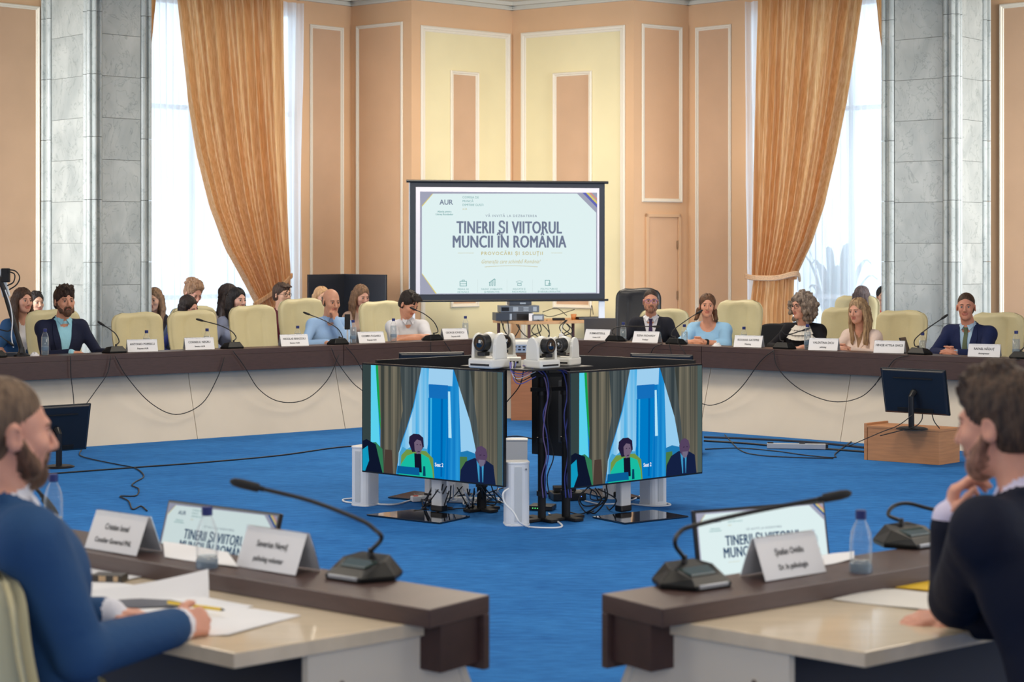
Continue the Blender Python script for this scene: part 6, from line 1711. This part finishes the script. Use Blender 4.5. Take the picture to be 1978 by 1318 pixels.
    if glasses:
        mb = MB(); g = mat('glasses_%d' % glasses[0], glasses, .3)
        for s in (-1, 1):
            pts = []
            for j in range(17):
                a = 2 * math.pi * j / 16; pts.append(T @ (Vector((s * .031 + .0235 * math.copysign(abs(math.cos(a)) ** .7, math.cos(a)), -.106 + .012 * abs(s * .031 + .023 * math.cos(a)) / .05, .004 + .018 * math.copysign(abs(math.sin(a)) ** .7, math.sin(a)))) * hs))
            mb.tube(pts, .0021 * hs, 6)
            mb.tube([T @ (Vector((s * .054, -.094, .010)) * hs), T @ (Vector((s * .082, -.01, .008)) * hs), T @ (Vector((s * .083, .02, -.008)) * hs)], .0018 * hs, 6)
        mb.tube([T @ (Vector((-.008, -.108, .008)) * hs), T @ (Vector((.008, -.108, .008)) * hs)], .002 * hs, 6)
        mb.build('glasses', g, root, smooth=True)
    if watch:
        S, E, W = info[1 if watch == 1 else 0]; dW = (W - E).normalized(); mb = MB(); c = W - dW * .03
        mb.cyl(c - dW * .012, c + dW * .012, .032, .031, n=20); mb.ball(c + Vector((0, -.012, .028)), (.018, .016, .008), 12); mb.build('watch', mat('watch_black', (24, 24, 28), .4), root)
    if extra: extra(root, Fd, bv, dict(T=T, Rh=Rh, nb=nb, ch=ch, info=info, drape=drape_poly, hs=hs, rr=rr, hl=hl))
    return root
# ---- the row at the far table, from the left
NAVY = ('navy_suit', (30, 36, 60)); 
def scarf_ruffle(root, Fd, bv, I):
    mb = MB(); nb = I['nb']; rr = I['rr']
    for ring_, (r_, z, sp) in enumerate(((.088, -.015, .030), (.115, -.045, .03), (.135, -.08, .03))):
        rows = [[], []]
        for i in range(73):
            a = 2 * math.pi * i / 72; w_ = .010 * math.sin(a * 22 + ring_)
            for j in (0, 1):
                rad = r_ + (.022 if j else -.012) + w_; x = rad * math.cos(a) * 1.0; y = rad * math.sin(a) * .82 - .012
                zz = nb.z + z + (-.026 if j else .018) - (.03 * (ring_ + 1) * .5 * max(0, -math.sin(a)))
                rows[j].append((nb.x + x, nb.y + y - .01 * j, zz))
        mb.sheet(rows)
    mb.build('lace_collar', mat('lace_white', (226, 222, 214), .8, bump=.5, bscale=300), root, smooth=True)
person('man with brown beard in navy jacket and light blue shirt, far left', (125, 583), 16.05, 36, (-2, 0, 0), 1.08, .14, hair='quiff', hairc=(64, 46, 38), beard=.55, beardc=(104, 70, 52), skin_=(204, 148, 122),
       top=NAVY, shirt=('shirt_sky', (150, 206, 226)), opening=(.085, .66), arms=({'w': (-.06, -.42, .79), 'd': (1, -.35, 0), 'n': (0, 0, -1), 'curl': .35}, {'w': (.30, -.38, .78), 'd': (-.2, -1, 0), 'n': (0, 0, -1), 'curl': .3}), fat=1.08)
person('balding man in light blue shirt resting chin on his hand', (640, 583), 17.75, 22, (10, 10, 0), 1.06, .20, hair='bald', hairc=(104, 92, 84), skin_=(196, 146, 122), top=('shirt_lightblue', (150, 184, 226)),
       arms=('table', 'chin'), fat=1.02, brow=(70, 54, 46), shirt=('shirt_lightblue', (150, 184, 226)), opening=None)
person('young man in grey short sleeved shirt looking down', (790, 588), 18.25, 14, (34, 30, 0), 1.05, .24, hair='fringe', hairc=(44, 34, 30), skin_=(204, 148, 122), top=('shirt_grey', (206, 208, 214)), sleeve='short',
       arms=('fold', 'fold'), shirt=('shirt_grey', (206, 208, 214)))
person('man with purple glasses in dark suit and purple tie', (1257, 583), 18.55, -10, (8, -2, 0), 1.0, .12, hair='crop', hairc=(66, 50, 42), beard=.15, beardc=(170, 122, 100), skin_=(202, 146, 122), top=('suit_black', (34, 36, 46)),
       shirt=('shirt_white', (226, 226, 234)), tie=('tie_purple', (62, 48, 84)), opening=(.085, .70), glasses=(96, 76, 170), arms=('lap', 'lap'), fat=1.02)
person('woman in light blue blouse with clasped hands and black watch', (1366, 592), 17.75, -22, (18, -2, 4), .98, .18, female=True, hair='tied', hairc=(118, 82, 58), skin_=(212, 154, 128), top=('blouse_blue', (150, 196, 232)), sleeve='elbow',
       arms=('clasp', 'clasp'), neckline=.085, fat=1.18, watch=1)
person('woman with big grey curly hair, black glasses and white lace collar', (1548, 592), 16.95, -30, (-24, 2, 0), 1.02, .14, female=True, hair='curly', hairc=(166, 150, 136), hairc2=(84, 72, 64), skin_=(214, 160, 138), top=('top_black', (22, 22, 28)),
       arms=('table', 'table'), glasses=(20, 20, 22), fat=1.12, extra=scarf_ruffle, brow=(80, 62, 52))
person('blonde woman in cream jacket with long straight hair', (1657, 602), 16.45, -36, (-6, 4, -3), .96, .20, female=True, hair='longpart', hairc=(190, 160, 122), hairc2=(116, 92, 70), skin_=(212, 158, 136), top=('jacket_cream', (226, 206, 196)),
       shirt=('top_olive', (150, 122, 96)), opening=(.055, .78), arms=('clasp', 'clasp'), lapels=True, collar=False)
person('man in navy suit and green tie with clasped hands, far right', (1866, 594), 15.95, -38, (18, 0, 0), 1.02, .15, hair='crop', hairc=(78, 56, 42), skin_=(204, 144, 122), top=('suit_blue', (30, 40, 78)),
       shirt=('shirt_pale', (170, 200, 226)), tie=('tie_olive', (96, 108, 84)), opening=(.075, .66), arms=('clasp', 'clasp'), fat=1.12, eyec=(90, 110, 120))
# ---- the audience behind them
AH = .009
def vest_white(root, Fd, bv, I): pass
person('woman with long brown hair in white shirt and blue vest, far left', (45, 582), 16.9, 28, (18, 0, 0), .98, .10, female=True, hair='long', hairc=(84, 58, 44), skin_=(214, 160, 138), top=('vest_blue', (48, 84, 128)),
       shirt=('tee_white', (226, 226, 232)), opening=(.075, .62), lapels=False, collar=False, sleeve='short', h=AH)
person('dark haired person peeking out between woman in blue vest and bearded man', (70, 586), 19.6, 20, (20, 0, 0), 1.0, .1, hair='short', hairc=(40, 32, 30), top=('top_greenish', (120, 124, 60)), h=AH)
person('blonde person in dark top cut by edge of left marble pier', (297, 580), 21.6, 24, (-30, 6, 0), 1.15, .12, female=True, hair='long', hairc=(176, 140, 108), top=('top_dark', (46, 44, 50)), h=AH)
person('person with fluffy light brown curls bending head down before left window', (374, 566), 19.0, 22, (20, 30, 0), 1.05, .2, hair='curlytop', hairc=(186, 150, 120), hairc2=(120, 90, 70), skin_=(216, 160, 140), top=('jumper_slate', (52, 62, 84)), h=AH)
person('dark haired woman peeking over back of second empty chair', (366, 594), 18.1, 20, (40, 18, -22), .95, .16, female=True, hair='bob', hairc=(58, 46, 42), skin_=(216, 164, 146), top=('top_blue', (40, 50, 110)), h=AH)
person('woman with dark curly hair and white top in profile beside left drape', (444, 572), 19.2, 24, (65, 0, 0), 1.0, .12, female=True, hair='wavyback', hairc=(66, 54, 52), top=('top_white', (226, 214, 210)), h=AH)
person('woman with straight black hair in pale blue shirt behind microphone', (459, 580), 18.3, 26, (20, 4, 0), .98, .14, female=True, hair='long', hairc=(34, 30, 34), skin_=(220, 172, 154), top=('shirt_greyblue', (150, 160, 190)), h=AH)
person('young man with glasses in maroon shirt left of cream chair', (545, 570), 19.3, 24, (24, 0, 0), 1.0, .12, hair='fringe', hairc=(84, 62, 50), top=('shirt_maroon', (98, 44, 54)), glasses=(40, 36, 40), h=AH)
person('fair haired person hidden behind the balding man', (622, 576), 19.9, 16, (10, 0, 0), 1.0, .1, female=True, hair='bob', hairc=(216, 176, 130), hairc2=(170, 130, 96), top=('top_grey', (150, 150, 160)), h=AH)
person('woman with long light brown hair looking down beside cream chair', (698, 573), 19.7, 16, (20, 16, 0), .98, .14, female=True, hair='long', hairc=(146, 112, 84), hairc2=(90, 66, 48), skin_=(212, 158, 136), top=('top_beige', (190, 164, 150)), h=AH)
person('grey haired person seen behind the blonde woman by right window', (1666, 574), 19.6, -34, (180, 0, 0), .95, .1, female=True, hair='bob', hairc=(112, 98, 98), top=('top_coral', (220, 110, 90)), h=AH, eyes=False)
person('dark haired person cut by edge of right marble pier', (1706, 574), 22.1, -34, (30, 0, 0), 1.0, .1, hair='short', hairc=(30, 28, 34), top=('top_coral', (220, 110, 90)), h=AH)
# ---- the two men nearest the camera
NSK = (214, 156, 134)
person('man with short fair hair and beard in blue suit writing at left', (14, 838), 4.25, 126, (0, 4, 0), 1.06, -.15, hair='crop', hairc=(128, 104, 82), hairc2=(84, 66, 52), beard=.5, beardc=(116, 84, 64), skin_=NSK,
       top=('suit_royal', (44, 78, 120)), shirt=('shirt_white', (226, 226, 234)), opening=(.07, .80), h=.006, lapels=False, fat=1.12, ak=1.35, hair_h=.005,
       arms=({'wpx': (338, 1212, 4.46), 'epx': (158, 1262, 4.14), 'dw': (.75, .66, .06), 'nw': (-.5, .6, -.5), 'curl': .85, 'side': -1}, {'wpx': (205, 1190, 4.62), 'epx': (80, 1200, 4.66), 'dw': (1, .1, 0), 'nw': (0, 0, -1), 'curl': .25}))
person('man with dark brown hair in dark suit resting chin on fist at right', (1934, 822), 4.35, -140, (6, 8, 0), 1.07, .20, hair='quiff', hairc=(88, 68, 54), hairc2=(44, 34, 30), beard=.10, beardc=(186, 136, 114), skin_=NSK,
       top=('suit_midnight', (24, 28, 44)), shirt=('shirt_lavender', (214, 208, 232)), opening=(.07, .80), h=.006, lapels=False, fat=1.12, ak=1.4, hair_h=.005,
       arms=({'wpx': (1838, 1196, 4.66), 'epx': (1990, 1190, 4.5), 'dw': (-1, .0, .0), 'nw': (0, .3, -1), 'curl': .35}, {'wpx': (1836, 1010, 4.5), 'epx': (1846, 1160, 4.52), 'dw': (.12, .05, 1), 'nw': (1, -.1, .1), 'curl': .8, 'side': 1}))

# ================================================================== lettering curves become meshes
bpy.context.view_layer.update()
dg = bpy.context.evaluated_depsgraph_get()
for o in [o for o in COL.objects if o.type == 'FONT']:
    me = bpy.data.meshes.new_from_object(o.evaluated_get(dg))
    n = bpy.data.objects.new('lettering', me); COL.objects.link(n)
    n.parent = o.parent; n.location = o.location; n.rotation_euler = o.rotation_euler; n.scale = o.scale
    bpy.data.objects.remove(o)
